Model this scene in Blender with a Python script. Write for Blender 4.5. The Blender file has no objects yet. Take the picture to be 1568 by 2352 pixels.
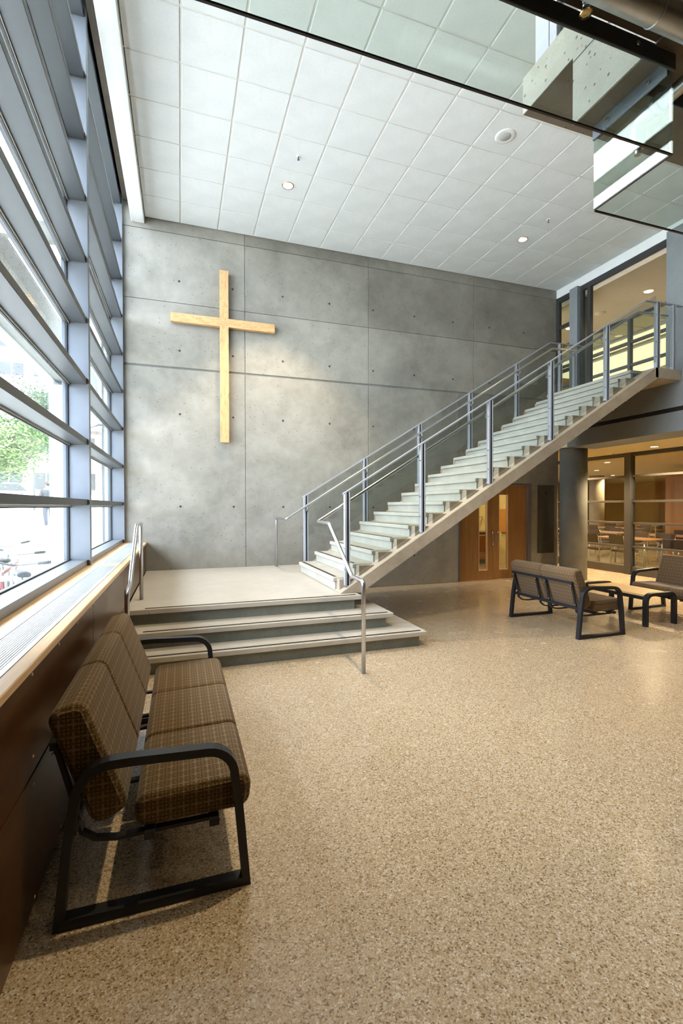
import bpy, bmesh, math, random
from mathutils import Vector, Matrix
random.seed(7)
scene = bpy.context.scene
COL = scene.collection

# ------------------------------------------------------------------ camera
F_PX, YAW, PITCH, ROLL, EYE = 1084.14, 0.32849, -0.012676, -0.002183, 1.587
_f = Vector((math.sin(YAW) * math.cos(PITCH), math.cos(YAW) * math.cos(PITCH), math.sin(PITCH)))
_r0 = Vector((math.cos(YAW), -math.sin(YAW), 0))
_u0 = _r0.cross(_f)
_r = _r0 * math.cos(ROLL) + _u0 * math.sin(ROLL)
_u = _u0 * math.cos(ROLL) - _r0 * math.sin(ROLL)
cam = bpy.data.cameras.new('camera')
cam.sensor_fit = 'HORIZONTAL'
cam.sensor_width = 36.0
cam.lens = F_PX / 1568.0 * 36.0
cam.clip_start = 0.05
cam.clip_end = 400
camo = bpy.data.objects.new('camera', cam)
M = Matrix.Identity(4)
for i in range(3):
    M[i][0] = _r[i]; M[i][1] = _u[i]; M[i][2] = -_f[i]
M[2][3] = EYE
camo.matrix_world = M
COL.objects.link(camo)
scene.camera = camo

# ------------------------------------------------------------------ view, sky, daylight
scene.view_settings.view_transform = 'Standard'
scene.view_settings.look = 'None'
scene.view_settings.gamma = 1.0
scene.view_settings.use_curve_mapping = False
scene.view_settings.exposure = 0.16
scene.cycles.use_denoising = True
scene.cycles.max_bounces = 9
scene.cycles.diffuse_bounces = 4
scene.cycles.adaptive_threshold = 0.035
scene.cycles.glossy_bounces = 3
scene.cycles.transparent_max_bounces = 12
scene.cycles.transmission_bounces = 4
scene.cycles.caustics_reflective = False
scene.cycles.caustics_refractive = False
scene.cycles.sample_clamp_indirect = 6.0

SKY_STRENGTH = 17.0
world = bpy.data.worlds.new('sky')
scene.world = world
world.use_nodes = True
wn = world.node_tree
wn.nodes.clear()
w_out = wn.nodes.new('ShaderNodeOutputWorld')
w_bg = wn.nodes.new('ShaderNodeBackground')
w_tc = wn.nodes.new('ShaderNodeTexCoord')
w_no = wn.nodes.new('ShaderNodeTexNoise')
w_no.inputs['Scale'].default_value = 2.2
w_no.inputs['Detail'].default_value = 5
w_rp = wn.nodes.new('ShaderNodeValToRGB')
w_rp.color_ramp.elements[0].position = 0.40
w_rp.color_ramp.elements[0].color = (0.50, 0.68, 1.0, 1)
w_rp.color_ramp.elements[1].position = 0.58
w_rp.color_ramp.elements[1].color = (0.93, 0.97, 1.0, 1)
wn.links.new(w_tc.outputs['Generated'], w_no.inputs['Vector'])
wn.links.new(w_no.outputs['Fac'], w_rp.inputs['Fac'])
wn.links.new(w_rp.outputs['Color'], w_bg.inputs['Color'])
w_bg.inputs['Strength'].default_value = SKY_STRENGTH
wn.links.new(w_bg.outputs['Background'], w_out.inputs['Surface'])

# hazy sun, high and nearly along the street: it lights the pavement and the houses, not the room
sl = bpy.data.lights.new('sun', 'SUN'); sl.energy = 30.0; sl.angle = math.radians(4); sl.color = (1.0, 0.97, 0.92)
so = bpy.data.objects.new('sun', sl); COL.objects.link(so)
so.rotation_euler = Vector((-0.12, 0.62, -0.78)).to_track_quat('-Z', 'Y').to_euler()

# the sky as sampled through the window wall (a sampling portal: adds no light of its own)
pl = bpy.data.lights.new('window_portal', 'AREA')
pl.shape = 'RECTANGLE'; pl.size = 14.0; pl.size_y = 5.6
pl.cycles.is_portal = True
po = bpy.data.objects.new('window_portal', pl)
po.location = (-1.16, 1.6, 3.8)
po.rotation_euler = (math.radians(90), 0, math.radians(-90))
COL.objects.link(po)

# ------------------------------------------------------------------ mesh helpers
def srgb(r, g, b):
    def c(v):
        v /= 255.0
        return v / 12.92 if v <= 0.04045 else ((v + 0.055) / 1.055) ** 2.4
    return (c(r), c(g), c(b), 1.0)

ORG = {}

def tag(o, label=None, cat=None, group=None, kind=None):
    if label: o['label'] = label
    if cat: o['category'] = cat
    if group: o['group'] = group
    if kind: o['kind'] = kind
    return o

def thing(name, label, cat, loc=(0, 0, 0), group=None, kind=None):
    o = bpy.data.objects.new(name, None)
    o.empty_display_size = 0.1
    COL.objects.link(o)
    o.location = loc
    ORG[o.name] = Vector(loc)
    return tag(o, label, cat, group, kind)

def link(name, me, parent=None, loc=None):
    """another object on shared mesh data; loc is local to the parent"""
    o = bpy.data.objects.new(name, me)
    COL.objects.link(o)
    if parent is not None:
        o.parent = parent
        ORG[o.name] = ORG.get(parent.name, Vector((0, 0, 0)))
    if loc is not None:
        o.location = loc
    return o

def copy_tree(o, parent=None):
    c = o.copy()
    COL.objects.link(c)
    if parent is not None:
        c.parent = parent
    for ch in list(o.children):
        copy_tree(ch, c)
    return c

class MB:
    def __init__(s):
        s.v = []; s.f = []; s.sm = []
    def add(s, vs, fs, smooth=False):
        b = len(s.v)
        s.v += [Vector(p) for p in vs]
        for f in fs:
            s.f.append([b + i for i in f]); s.sm.append(smooth)
        return s
    def box(s, x0, x1, y0, y1, z0, z1, ch=0.0):
        x0, x1 = min(x0, x1), max(x0, x1); y0, y1 = min(y0, y1), max(y0, y1); z0, z1 = min(z0, z1), max(z0, z1)
        if ch <= 0:
            return s.add([(x0,y0,z0),(x1,y0,z0),(x1,y1,z0),(x0,y1,z0),(x0,y0,z1),(x1,y0,z1),(x1,y1,z1),(x0,y1,z1)],
                         [(3,2,1,0),(4,5,6,7),(0,1,5,4),(1,2,6,5),(2,3,7,6),(3,0,4,7)])
        lo = (x0, y0, z0); hi = (x1, y1, z1)
        vs = []; ix = {}
        for sx in (0, 1):
            for sy in (0, 1):
                for sz in (0, 1):
                    sg = (sx, sy, sz)
                    for a in range(3):
                        p = []
                        for k in range(3):
                            e = hi[k] if sg[k] else lo[k]
                            if k != a: e += -ch if sg[k] else ch
                            p.append(e)
                        ix[(sg, a)] = len(vs); vs.append(tuple(p))
        fs = []
        cen = Vector(((x0+x1)/2, (y0+y1)/2, (z0+z1)/2))
        def quad(q):
            P = [Vector(vs[i]) for i in q]
            n = (P[1]-P[0]).cross(P[2]-P[0])
            m = sum(P, Vector()) / len(P) - cen
            fs.append(q if n.dot(m) > 0 else q[::-1])
        for a in range(3):
            b, c = (a+1) % 3, (a+2) % 3
            for sa in (0, 1):
                q = []
                for (sb, sc) in ((0,0),(1,0),(1,1),(0,1)):
                    sg = [0,0,0]; sg[a] = sa; sg[b] = sb; sg[c] = sc
                    q.append(ix[(tuple(sg), a)])
                quad(q)
            for sb in (0, 1):
                for sc in (0, 1):
                    q = []
                    for (sa, ax) in ((0,b),(1,b),(1,c),(0,c)):
                        sg = [0,0,0]; sg[a] = sa; sg[b] = sb; sg[c] = sc
                        q.append(ix[(tuple(sg), ax)])
                    quad(q)
        for sx in (0,1):
            for sy in (0,1):
                for sz in (0,1):
                    quad([ix[((sx,sy,sz),a)] for a in range(3)])
        return s.add(vs, fs)
    def prism(s, poly, axis, a0, a1):
        """poly: list of 2D points in the plane of the other two axes (in axis order)"""
        n = len(poly)
        def P(q, a):
            if axis == 'x': return (a, q[0], q[1])
            if axis == 'y': return (q[0], a, q[1])
            return (q[0], q[1], a)
        vs = [P(q, a0) for q in poly] + [P(q, a1) for q in poly]
        area = sum(poly[i][0]*poly[(i+1)%n][1]-poly[(i+1)%n][0]*poly[i][1] for i in range(n))
        flip = (area > 0) != (axis == 'y')
        fs = [list(range(n)), list(range(2*n-1, n-1, -1))]
        fs += [(i, n+i, n+(i+1) % n, (i+1) % n) for i in range(n)]
        if flip: fs = [list(f)[::-1] for f in fs]
        if a1 < a0: fs = [list(f)[::-1] for f in fs]
        return s.add(vs, fs)
    def tube(s, pts, r, n=10, closed=False, rs=None):
        pts = [Vector(p) for p in pts]
        N = len(pts)
        vs = []; fs = []
        up = None
        for i, p in enumerate(pts):
            a = pts[i-1] if (i > 0 or closed) else p
            b = pts[(i+1) % N] if (i < N-1 or closed) else p
            d = (b - a)
            if d.length < 1e-9: d = Vector((0,0,1))
            d.normalize()
            if up is None:
                up = Vector((0,0,1)) if abs(d.z) < 0.9 else Vector((1,0,0))
            x = up - d * up.dot(d)
            if x.length < 1e-6: x = d.orthogonal()
            x.normalize(); up = x
            y = d.cross(x)
            k = 1.0
            if 0 < i < N-1 or closed:
                d1 = (p - a); d2 = (b - p)
                if d1.length > 1e-9 and d2.length > 1e-9:
                    c = max(-0.9, min(1, d1.normalized().dot(d2.normalized())))
                    k = 1.0
            rr = (rs[i] if rs else r) * k
            for j in range(n):
                t = 2*math.pi*j/n
                vs.append(p + x*(rr*math.cos(t)) + y*(rr*math.sin(t)))
        rng = N if closed else N-1
        for i in range(rng):
            for j in range(n):
                fs.append((i*n+j, i*n+(j+1) % n, ((i+1) % N)*n+(j+1) % n, ((i+1) % N)*n+j))
        s.add(vs, fs, True)
        if not closed:
            b = len(s.v) - len(vs)
            s.f.append([b+j for j in range(n)][::-1]); s.sm.append(False)
            s.f.append([b+(N-1)*n+j for j in range(n)]); s.sm.append(False)
        return s
    def cyl(s, p0, p1, r, n=12, r1=None):
        return s.tube([p0, p1], r, n, rs=[r, r if r1 is None else r1])
    def lathe(s, prof, c=(0,0,0), n=24, smooth=True):
        vs = []; fs = []
        for (r, z) in prof:
            for j in range(n):
                t = 2*math.pi*j/n
                vs.append((c[0]+r*math.cos(t), c[1]+r*math.sin(t), c[2]+z))
        for i in range(len(prof)-1):
            for j in range(n):
                fs.append((i*n+j, i*n+(j+1) % n, (i+1)*n+(j+1) % n, (i+1)*n+j))
        return s.add(vs, fs, smooth)
    def strip(s, path, w, t, y):
        """flat bar following path [(x,z)..] in the XZ plane, width w along y (centred on y), thickness t"""
        N = len(path); P = [Vector((p[0], p[1])) for p in path]
        vs = []
        for i in range(N):
            a = P[max(0, i-1)]; b = P[min(N-1, i+1)]
            d = (b-a).normalized(); nn = Vector((-d.y, d.x))
            k = 1.0
            if 0 < i < N-1:
                d1 = (P[i]-a).normalized()
                k = 1.0 / max(0.5, abs(d1.dot(d)))
            for sgn in (-1, 1):
                q = P[i] + nn*(t/2*sgn*k)
                vs.append((q.x, y-w/2, q.y)); vs.append((q.x, y+w/2, q.y))
        fs = []
        for i in range(N-1):
            a = i*4; b = a+4
            fs += [(a, b, b+1, a+1), (a+1, b+1, b+3, a+3), (a+3, b+3, b+2, a+2), (a+2, b+2, b, a)]
        fs += [(0, 1, 3, 2), ((N-1)*4, (N-1)*4+2, (N-1)*4+3, (N-1)*4+1)]
        return s.add(vs, fs)
    def ico(s, c, r, sub=2, sq=(1,1,1)):
        bm = bmesh.new(); bmesh.ops.create_icosphere(bm, subdivisions=sub, radius=1)
        vs = [(c[0]+v.co.x*r*sq[0], c[1]+v.co.y*r*sq[1], c[2]+v.co.z*r*sq[2]) for v in bm.verts]
        fs = [[v.index for v in f.verts] for f in bm.faces]
        bm.free()
        return s.add(vs, fs, True)
    def mesh(s, name, m, org=None):
        me = bpy.data.meshes.new(name)
        org = org or Vector((0,0,0))
        me.from_pydata([tuple(p-org) for p in s.v], [], s.f)
        me.polygons.foreach_set('use_smooth', s.sm)
        me.validate(); me.update()
        uv = me.uv_layers.new(name='UVMap')
        for p in me.polygons:
            nx, ny, nz = abs(p.normal.x), abs(p.normal.y), abs(p.normal.z)
            for li in p.loop_indices:
                co = me.vertices[me.loops[li].vertex_index].co
                if nx >= ny and nx >= nz: uv.data[li].uv = (co.y, co.z)
                elif ny >= nz: uv.data[li].uv = (co.x, co.z)
                else: uv.data[li].uv = (co.y, co.x)
        if m is not None:
            me.materials.append(m)
        return me
    def build(s, name, m, parent=None, label=None, cat=None, group=None, kind=None):
        org = ORG.get(parent.name, Vector((0,0,0))) if parent is not None else Vector((0,0,0))
        me = s.mesh(name, m, org)
        o = bpy.data.objects.new(name, me)
        COL.objects.link(o)
        if parent is not None:
            o.parent = parent
        ORG[o.name] = org
        return tag(o, label, cat, group, kind)

def arc(cx, cz, r, a0, a1, n=8):
    return [(cx + r*math.cos(math.radians(a0+(a1-a0)*i/n)), cz + r*math.sin(math.radians(a0+(a1-a0)*i/n))) for i in range(n+1)]

def round_path(pts, rad, n=6):
    """3D polyline with rounded corners"""
    P = [Vector(p) for p in pts]
    out = [P[0]]
    for i in range(1, len(P)-1):
        a = (P[i-1]-P[i]); b = (P[i+1]-P[i])
        d = min(rad, a.length*0.45, b.length*0.45)
        A = P[i] + a.normalized()*d; B = P[i] + b.normalized()*d
        for k in range(n+1):
            t = k/n
            out.append(A*(1-t)**2 + P[i]*2*t*(1-t) + B*t*t)
    out.append(P[-1])
    return out

# ------------------------------------------------------------------ materials
MAT = {}
class NT:
    def __init__(s, name):
        s.m = bpy.data.materials.new(name); s.m.use_nodes = True
        s.t = s.m.node_tree; s.t.nodes.clear()
        s.o = s.n('ShaderNodeOutputMaterial')
        MAT[name] = s.m
    def n(s, typ, **kw):
        nd = s.t.nodes.new(typ)
        for k, v in kw.items():
            if k in nd.inputs: nd.inputs[k].default_value = v
            else: setattr(nd, k, v)
        return nd
    def l(s, a, b): s.t.links.new(a, b)
    def tex(s, kind='Object', scale=(1,1,1)):
        tc = s.n('ShaderNodeTexCoord'); mp = s.n('ShaderNodeMapping')
        mp.inputs['Scale'].default_value = scale
        s.l(tc.outputs[kind], mp.inputs['Vector'])
        return mp.outputs['Vector']
    def noise(s, vec, scale, detail=4, rough=0.55, dist=0.0):
        nd = s.n('ShaderNodeTexNoise')
        nd.inputs['Scale'].default_value = scale; nd.inputs['Detail'].default_value = detail
        nd.inputs['Roughness'].default_value = rough; nd.inputs['Distortion'].default_value = dist
        s.l(vec, nd.inputs['Vector'])
        return nd.outputs['Fac']
    def ramp(s, fac, stops, interp='LINEAR'):
        nd = s.n('ShaderNodeValToRGB'); cr = nd.color_ramp; cr.interpolation = interp
        while len(cr.elements) < len(stops): cr.elements.new(0.5)
        for e, (p, c) in zip(cr.elements, stops):
            e.position = p; e.color = c if len(c) == 4 else (*c, 1)
        s.l(fac, nd.inputs['Fac'])
        return nd.outputs['Color']
    def mix(s, fac, a, b, mode='MIX'):
        nd = s.n('ShaderNodeMix'); nd.data_type = 'RGBA'; nd.blend_type = mode
        for sock, v in ((nd.inputs[0], fac), (nd.inputs[6], a), (nd.inputs[7], b)):
            if hasattr(v, 'links'): s.l(v, sock)
            else: sock.default_value = v
        return nd.outputs[2]
    def math(s, op, a, b=0.0):
        nd = s.n('ShaderNodeMath'); nd.operation = op
        for sock, v in ((nd.inputs[0], a), (nd.inputs[1], b)):
            if hasattr(v, 'links'): s.l(v, sock)
            else: sock.default_value = v
        return nd.outputs[0]
    def bump(s, h, strength=0.2, dist=0.01):
        nd = s.n('ShaderNodeBump'); nd.inputs['Strength'].default_value = strength; nd.inputs['Distance'].default_value = dist
        s.l(h, nd.inputs['Height'])
        return nd.outputs['Normal']
    def bsdf(s, color, rough=0.5, metal=0.0, normal=None, coat=0.0, coat_rough=0.1, spec=0.5, sheen=0.0):
        b = s.n('ShaderNodeBsdfPrincipled')
        for k, v in (('Base Color', color), ('Roughness', rough), ('Metallic', metal)):
            if hasattr(v, 'links'): s.l(v, b.inputs[k])
            else: b.inputs[k].default_value = v
        b.inputs['Coat Weight'].default_value = coat
        b.inputs['Coat Roughness'].default_value = coat_rough
        b.inputs['Specular IOR Level'].default_value = spec
        if sheen: b.inputs['Sheen Weight'].default_value = sheen
        if normal is not None: s.l(normal, b.inputs['Normal'])
        s.l(b.outputs['BSDF'], s.o.inputs['Surface'])
        return s.m

def plain(name, c, rough=0.5, metal=0.0, var=0.06, scale=8.0, bump=0.0, coat=0.0, spec=0.5):
    t = NT(name); v = t.tex('Object')
    n = t.noise(v, scale, 4)
    a = tuple(max(0, x*(1-var)) for x in c[:3]); b = tuple(min(1, x*(1+var)) for x in c[:3])
    col = t.ramp(n, [(0.3, a), (0.7, b)])
    nm = t.bump(t.noise(v, 220, 2), bump, 0.002) if bump else None
    return t.bsdf(col, rough, metal, nm, coat=coat, spec=spec)

def concrete(name, dark, light, pit=0.35, streak=0.0, rough=0.75, scale=1.0, pitscale=26, pitr=0.19):
    t = NT(name); v = t.tex('Object')
    big = t.noise(v, 0.9*scale, 6, 0.6, 0.4)
    mid = t.noise(v, 5*scale, 5, 0.65)
    fac = t.math('ADD', t.math('MULTIPLY', big, 0.65), t.math('MULTIPLY', mid, 0.35))
    col = t.ramp(fac, [(0.25, dark), (0.75, light)])
    fine = t.noise(v, 190, 2)
    col = t.mix(0.22, col, t.ramp(fine, [(0.3, (0.25,0.25,0.25)), (0.7, (1,1,1))]), 'MULTIPLY')
    if streak:
        vs = t.tex('Object', (1.2, 1.2, 22))
        st = t.noise(vs, 1.6, 5, 0.7)
        col = t.mix(streak, col, t.ramp(st, [(0.35, (0.3,0.3,0.3)), (0.7, (1,1,1))]), 'MULTIPLY')
    vo = t.n('ShaderNodeTexVoronoi'); vo.inputs['Scale'].default_value = pitscale; t.l(v, vo.inputs['Vector'])
    sp = t.n('ShaderNodeSeparateColor'); t.l(vo.outputs['Color'], sp.inputs[0])
    near = t.math('LESS_THAN', vo.outputs['Distance'], t.math('MULTIPLY', sp.outputs[1], pitr))
    pick = t.math('GREATER_THAN', sp.outputs[0], 1-pit)
    pm = t.math('MULTIPLY', near, pick)
    col = t.mix(t.math('MULTIPLY', pm, 0.75), col, (0.03, 0.03, 0.028, 1))
    nm = t.bump(t.math('SUBTRACT', t.math('MULTIPLY', fine, 0.4), pm), 0.35, 0.004)
    return t.bsdf(col, rough, 0, nm, spec=0.3)

def wood(name, dark, light, scale=(14, 14, 1.0), rough=0.4, rings=True, coat=0.0, amount=1.0):
    t = NT(name); v = t.tex('Object', scale)
    n = t.noise(v, 1.3, 5, 0.6, 0.6)
    if rings:
        w = t.math('FRACT', t.math('MULTIPLY', n, 9.0))
        col = t.ramp(w, [(0.0, dark), (0.25, light), (0.85, light), (1.0, dark)])
    else:
        col = t.ramp(n, [(0.3, dark), (0.7, light)])
    fv = t.tex('Object', tuple(k*6 for k in scale))
    col = t.mix(0.25, col, t.ramp(t.noise(fv, 2.0, 3), [(0.3, (0.55,0.5,0.45)), (0.7, (1,1,1))]), 'MULTIPLY')
    return t.bsdf(col, rough, 0, None, coat=coat, coat_rough=0.15)

def glass(name, tint, refl_rough=0.0, ior=1.5):
    t = NT(name)
    geo = t.n('ShaderNodeNewGeometry'); dt = t.n('ShaderNodeVectorMath'); dt.operation = 'DOT_PRODUCT'
    t.l(geo.outputs['Normal'], dt.inputs[0]); t.l(geo.outputs['Incoming'], dt.inputs[1])
    cosi = t.math('ABSOLUTE', dt.outputs['Value'])
    fr = t.math('ADD', 0.04, t.math('MULTIPLY', 0.96, t.math('POWER', t.math('SUBTRACT', 1.0, cosi), 5.0)))
    v = t.tex('Object'); dirt = t.noise(v, 3.0, 3)
    tc = t.ramp(dirt, [(0.3, tuple(x*0.985 for x in tint[:3])), (0.7, tint[:3])])
    tr = t.n('ShaderNodeBsdfTransparent'); t.l(tc, tr.inputs['Color'])
    gl = t.n('ShaderNodeBsdfGlossy'); gl.inputs['Roughness'].default_value = refl_rough
    gl.inputs['Color'].default_value = (0.95, 1, 0.98, 1)
    mx = t.n('ShaderNodeMixShader')
    t.l(fr, mx.inputs[0]); t.l(tr.outputs[0], mx.inputs[1]); t.l(gl.outputs[0], mx.inputs[2])
    t.l(mx.outputs[0], t.o.inputs['Surface'])
    return t.m

def emit(name, c, strength):
    t = NT(name); v = t.tex('Object')
    n = t.noise(v, 20, 2)
    e = t.n('ShaderNodeEmission'); e.inputs['Strength'].default_value = strength
    t.l(t.ramp(n, [(0.3, tuple(x*0.95 for x in c[:3])), (0.7, c[:3])]), e.inputs['Color'])
    t.l(e.outputs[0], t.o.inputs['Surface'])
    return t.m

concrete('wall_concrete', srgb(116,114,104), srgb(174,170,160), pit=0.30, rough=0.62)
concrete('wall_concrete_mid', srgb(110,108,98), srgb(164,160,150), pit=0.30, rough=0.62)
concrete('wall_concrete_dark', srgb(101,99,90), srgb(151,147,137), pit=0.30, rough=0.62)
concrete('dark_concrete', srgb(96,97,92), srgb(132,132,124), pit=0.25, rough=0.7)
concrete('tan_concrete', srgb(148,137,120), srgb(188,175,155), pit=0.4, rough=0.8, pitscale=60, scale=2)
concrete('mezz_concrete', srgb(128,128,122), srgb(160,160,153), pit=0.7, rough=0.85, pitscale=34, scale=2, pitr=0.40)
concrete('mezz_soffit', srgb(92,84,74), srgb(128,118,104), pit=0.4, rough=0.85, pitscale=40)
concrete('tread_concrete', srgb(164,162,150), srgb(198,195,184), pit=0.2, rough=0.6, pitscale=50, scale=2)
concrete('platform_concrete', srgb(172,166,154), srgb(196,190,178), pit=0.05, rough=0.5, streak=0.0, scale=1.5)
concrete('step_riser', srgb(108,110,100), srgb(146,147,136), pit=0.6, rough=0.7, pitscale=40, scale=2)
concrete('pavement', srgb(196,196,190), srgb(224,224,218), pit=0.1, rough=0.9, scale=0.4)
concrete('upper_steel', srgb(118,124,128), srgb(138,144,147), pit=0.0, rough=0.5)
plain('white_trim', srgb(232,236,234), 0.5, var=0.02)
plain('ceiling_grid', srgb(222,224,220), 0.5, var=0.02)
plain('soffit_plaster', srgb(238,226,178), 0.8, var=0.03)
plain('corridor_plaster', srgb(196,180,156), 0.8, var=0.03)
plain('mullion', srgb(110,115,120), 0.42, 0.35, var=0.03, coat=0.1)
plain('mullion_shaded', srgb(68,72,75), 0.42, 0.3, var=0.03)  # mullion colour darkened for the upper transoms, standing in for shade on their undersides
plain('mullion_dark', srgb(72,78,82), 0.45, 0.3, var=0.04)
plain('gasket', srgb(24,26,28), 0.6)
plain('frame_dark', srgb(58,58,60), 0.45, 0.3, var=0.05)
plain('rail_grey', srgb(66,62,59), 0.45, 0.3, var=0.05)
plain('steel', srgb(196,198,202), 0.28, 1.0, var=0.03, scale=30)
plain('post_steel', srgb(164,168,176), 0.4, 0.25, var=0.03, scale=30)
plain('chrome', srgb(220,220,222), 0.12, 1.0, var=0.02)
plain('galv', srgb(170,172,172), 0.35, 0.9, var=0.08, scale=20)
plain('grille', srgb(206,211,214), 0.4, 0.6, var=0.05)
plain('bench_black', srgb(34,35,40), 0.42, 0.2, var=0.06, bump=0.1)
plain('black_trim', srgb(14,14,14), 0.5)
plain('nosing', srgb(44,38,32), 0.7)
plain('door_steel', srgb(92,88,96), 0.45, 0.3)
plain('plaque', srgb(66,64,52), 0.35, 0.1, var=0.1)
plain('plaque_mark', srgb(38,36,30), 0.5)
plain('plum_fabric', srgb(48,26,32), 0.8, var=0.15)
plain('laminate', srgb(168,120,96), 0.35, var=0.08)
plain('orange_wall', srgb(196,132,56), 0.7, var=0.05)
plain('brown_wall', srgb(150,96,36), 0.7, var=0.05)
plain('cream_wall', srgb(214,190,130), 0.7, var=0.04)
plain('cabinet_wood', srgb(176,108,44), 0.5, var=0.1)
plain('hole_shade_seam', srgb(58,58,52), 0.8)  # shade of the tie holes put into colour; also colours the beam seam
plain('chip_white', srgb(232,228,220), 0.4)
plain('speaker_mesh', srgb(168,170,168), 0.7, bump=0.3)
plain('screw_metal', srgb(214,200,180), 0.35, 0.2)
plain('upper_white', srgb(150,154,168), 0.5)
plain('asphalt', srgb(150,150,152), 0.9, var=0.08)
plain('ext_white', srgb(220,224,224), 0.7, var=0.03)
plain('ext_pink', srgb(120,104,98), 0.8, var=0.04)
plain('ext_red', srgb(110,36,30), 0.8, var=0.06)
plain('ext_window', srgb(34,40,44), 0.45, 0.0, var=0.1)
plain('car_white', srgb(226,230,232), 0.25, coat=0.6)
plain('car_teal', srgb(70,140,140), 0.25, coat=0.6)
plain('tyre', srgb(30,30,32), 0.8)
plain('bike_red', srgb(150,46,40), 0.35)
plain('bike_grey', srgb(120,124,128), 0.35, 0.5)
plain('bark', srgb(86,72,58), 0.9, var=0.2)
plain('leaf_light', srgb(76,104,48), 0.6, var=0.3, scale=3)
plain('leaf_dark', srgb(36,62,32), 0.6, var=0.3, scale=3)
plain('skin', srgb(206,164,140), 0.5)
plain('jacket', srgb(40,44,54), 0.8)
plain('trousers', srgb(58,62,76), 0.8)
plain('hair', srgb(50,38,30), 0.7)
plain('brass', srgb(200,170,120), 0.25, 1.0)
plain('tile_white', srgb(214,214,208), 0.9, var=0.02)
glass('window_glass', (0.965, 0.975, 0.98))
glass('guard_glass', (0.865, 0.885, 0.87))
glass('screen_glass', (0.90, 0.92, 0.88))
glass('curtain_glass', (0.90, 0.94, 0.91))
wood('cross_wood', srgb(176,134,86), srgb(206,168,118), (10, 10, 0.9), 0.45)
wood('cross_wood_h', srgb(176,132,84), srgb(206,166,116), (0.9, 10, 10), 0.45)
wood('wainscot_wood', srgb(70,44,22), srgb(90,58,30), (1.2, 1.2, 9), 0.28, rings=False)
wood('cap_wood', srgb(212,174,126), srgb(234,202,160), (16, 1.2, 16), 0.35, rings=False)
wood('table_wood', srgb(208,170,112), srgb(226,192,138), (14, 1.4, 14), 0.3, rings=False)
wood('door_wood', srgb(118,80,36), srgb(142,100,50), (12, 12, 0.8), 0.4, rings=False)
wood('lite_wood', srgb(196,150,110), srgb(216,174,134), (12, 12, 1), 0.4, rings=False)

# ceiling tile: fine fissured white
t = NT('acoustic_tile'); v = t.tex('Object')
n1 = t.noise(v, 160, 3, 0.7); n2 = t.noise(v, 2.5, 3)
c = t.mix(0.5, t.ramp(n2, [(0.3, srgb(220,226,227)), (0.7, srgb(230,235,236))]), t.ramp(n1, [(0.32, (0.72,0.72,0.71)), (0.5, (1,1,1))]), 'MULTIPLY')
t.bsdf(c, 0.9, 0, t.bump(n1, 0.25, 0.003), spec=0.2)

# terrazzo: chips of cream, tan and brown in a sandy matrix, polished
t = NT('terrazzo'); v = t.tex('Object')
wob = t.n('ShaderNodeTexNoise'); wob.inputs['Scale'].default_value = 60; t.l(v, wob.inputs['Vector'])
vm = t.n('ShaderNodeVectorMath'); vm.operation = 'MULTIPLY_ADD'
t.l(wob.outputs['Color'], vm.inputs[0]); vm.inputs[1].default_value = (0.008,)*3; t.l(v, vm.inputs[2])
vo = t.n('ShaderNodeTexVoronoi'); vo.inputs['Scale'].default_value = 165; t.l(vm.outputs[0], vo.inputs['Vector'])
sp = t.n('ShaderNodeSeparateColor'); t.l(vo.outputs['Color'], sp.inputs[0])
chips = t.ramp(sp.outputs[0], [(0.0, srgb(84,56,18)), (0.11, srgb(160,132,94)), (0.26, srgb(184,162,130)), (0.55, srgb(196,178,150)), (0.80, srgb(212,200,178)), (0.92, srgb(232,226,216))], 'CONSTANT')
vo2 = t.n('ShaderNodeTexVoronoi'); vo2.inputs['Scale'].default_value = 330; t.l(vm.outputs[0], vo2.inputs['Vector'])
sp2 = t.n('ShaderNodeSeparateColor'); t.l(vo2.outputs['Color'], sp2.inputs[0])
fine = t.ramp(sp2.outputs[1], [(0.0, srgb(120,92,52)), (0.2, srgb(182,162,130)), (0.6, srgb(200,184,156)), (0.85, srgb(222,212,192))], 'CONSTANT')
c = t.mix(0.35, chips, fine)
wear = t.noise(v, 0.7, 4)
c = t.mix(0.15, c, t.ramp(wear, [(0.3, (0.7,0.66,0.6)), (0.7, (1,1,1))]), 'MULTIPLY')
rg = t.ramp(t.noise(v, 2.2, 4), [(0.3, (0.20,)*3), (0.7, (0.30,)*3)])
t.bsdf(c, rg, 0, None, coat=0.5, coat_rough=0.16, spec=0.5)

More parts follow.
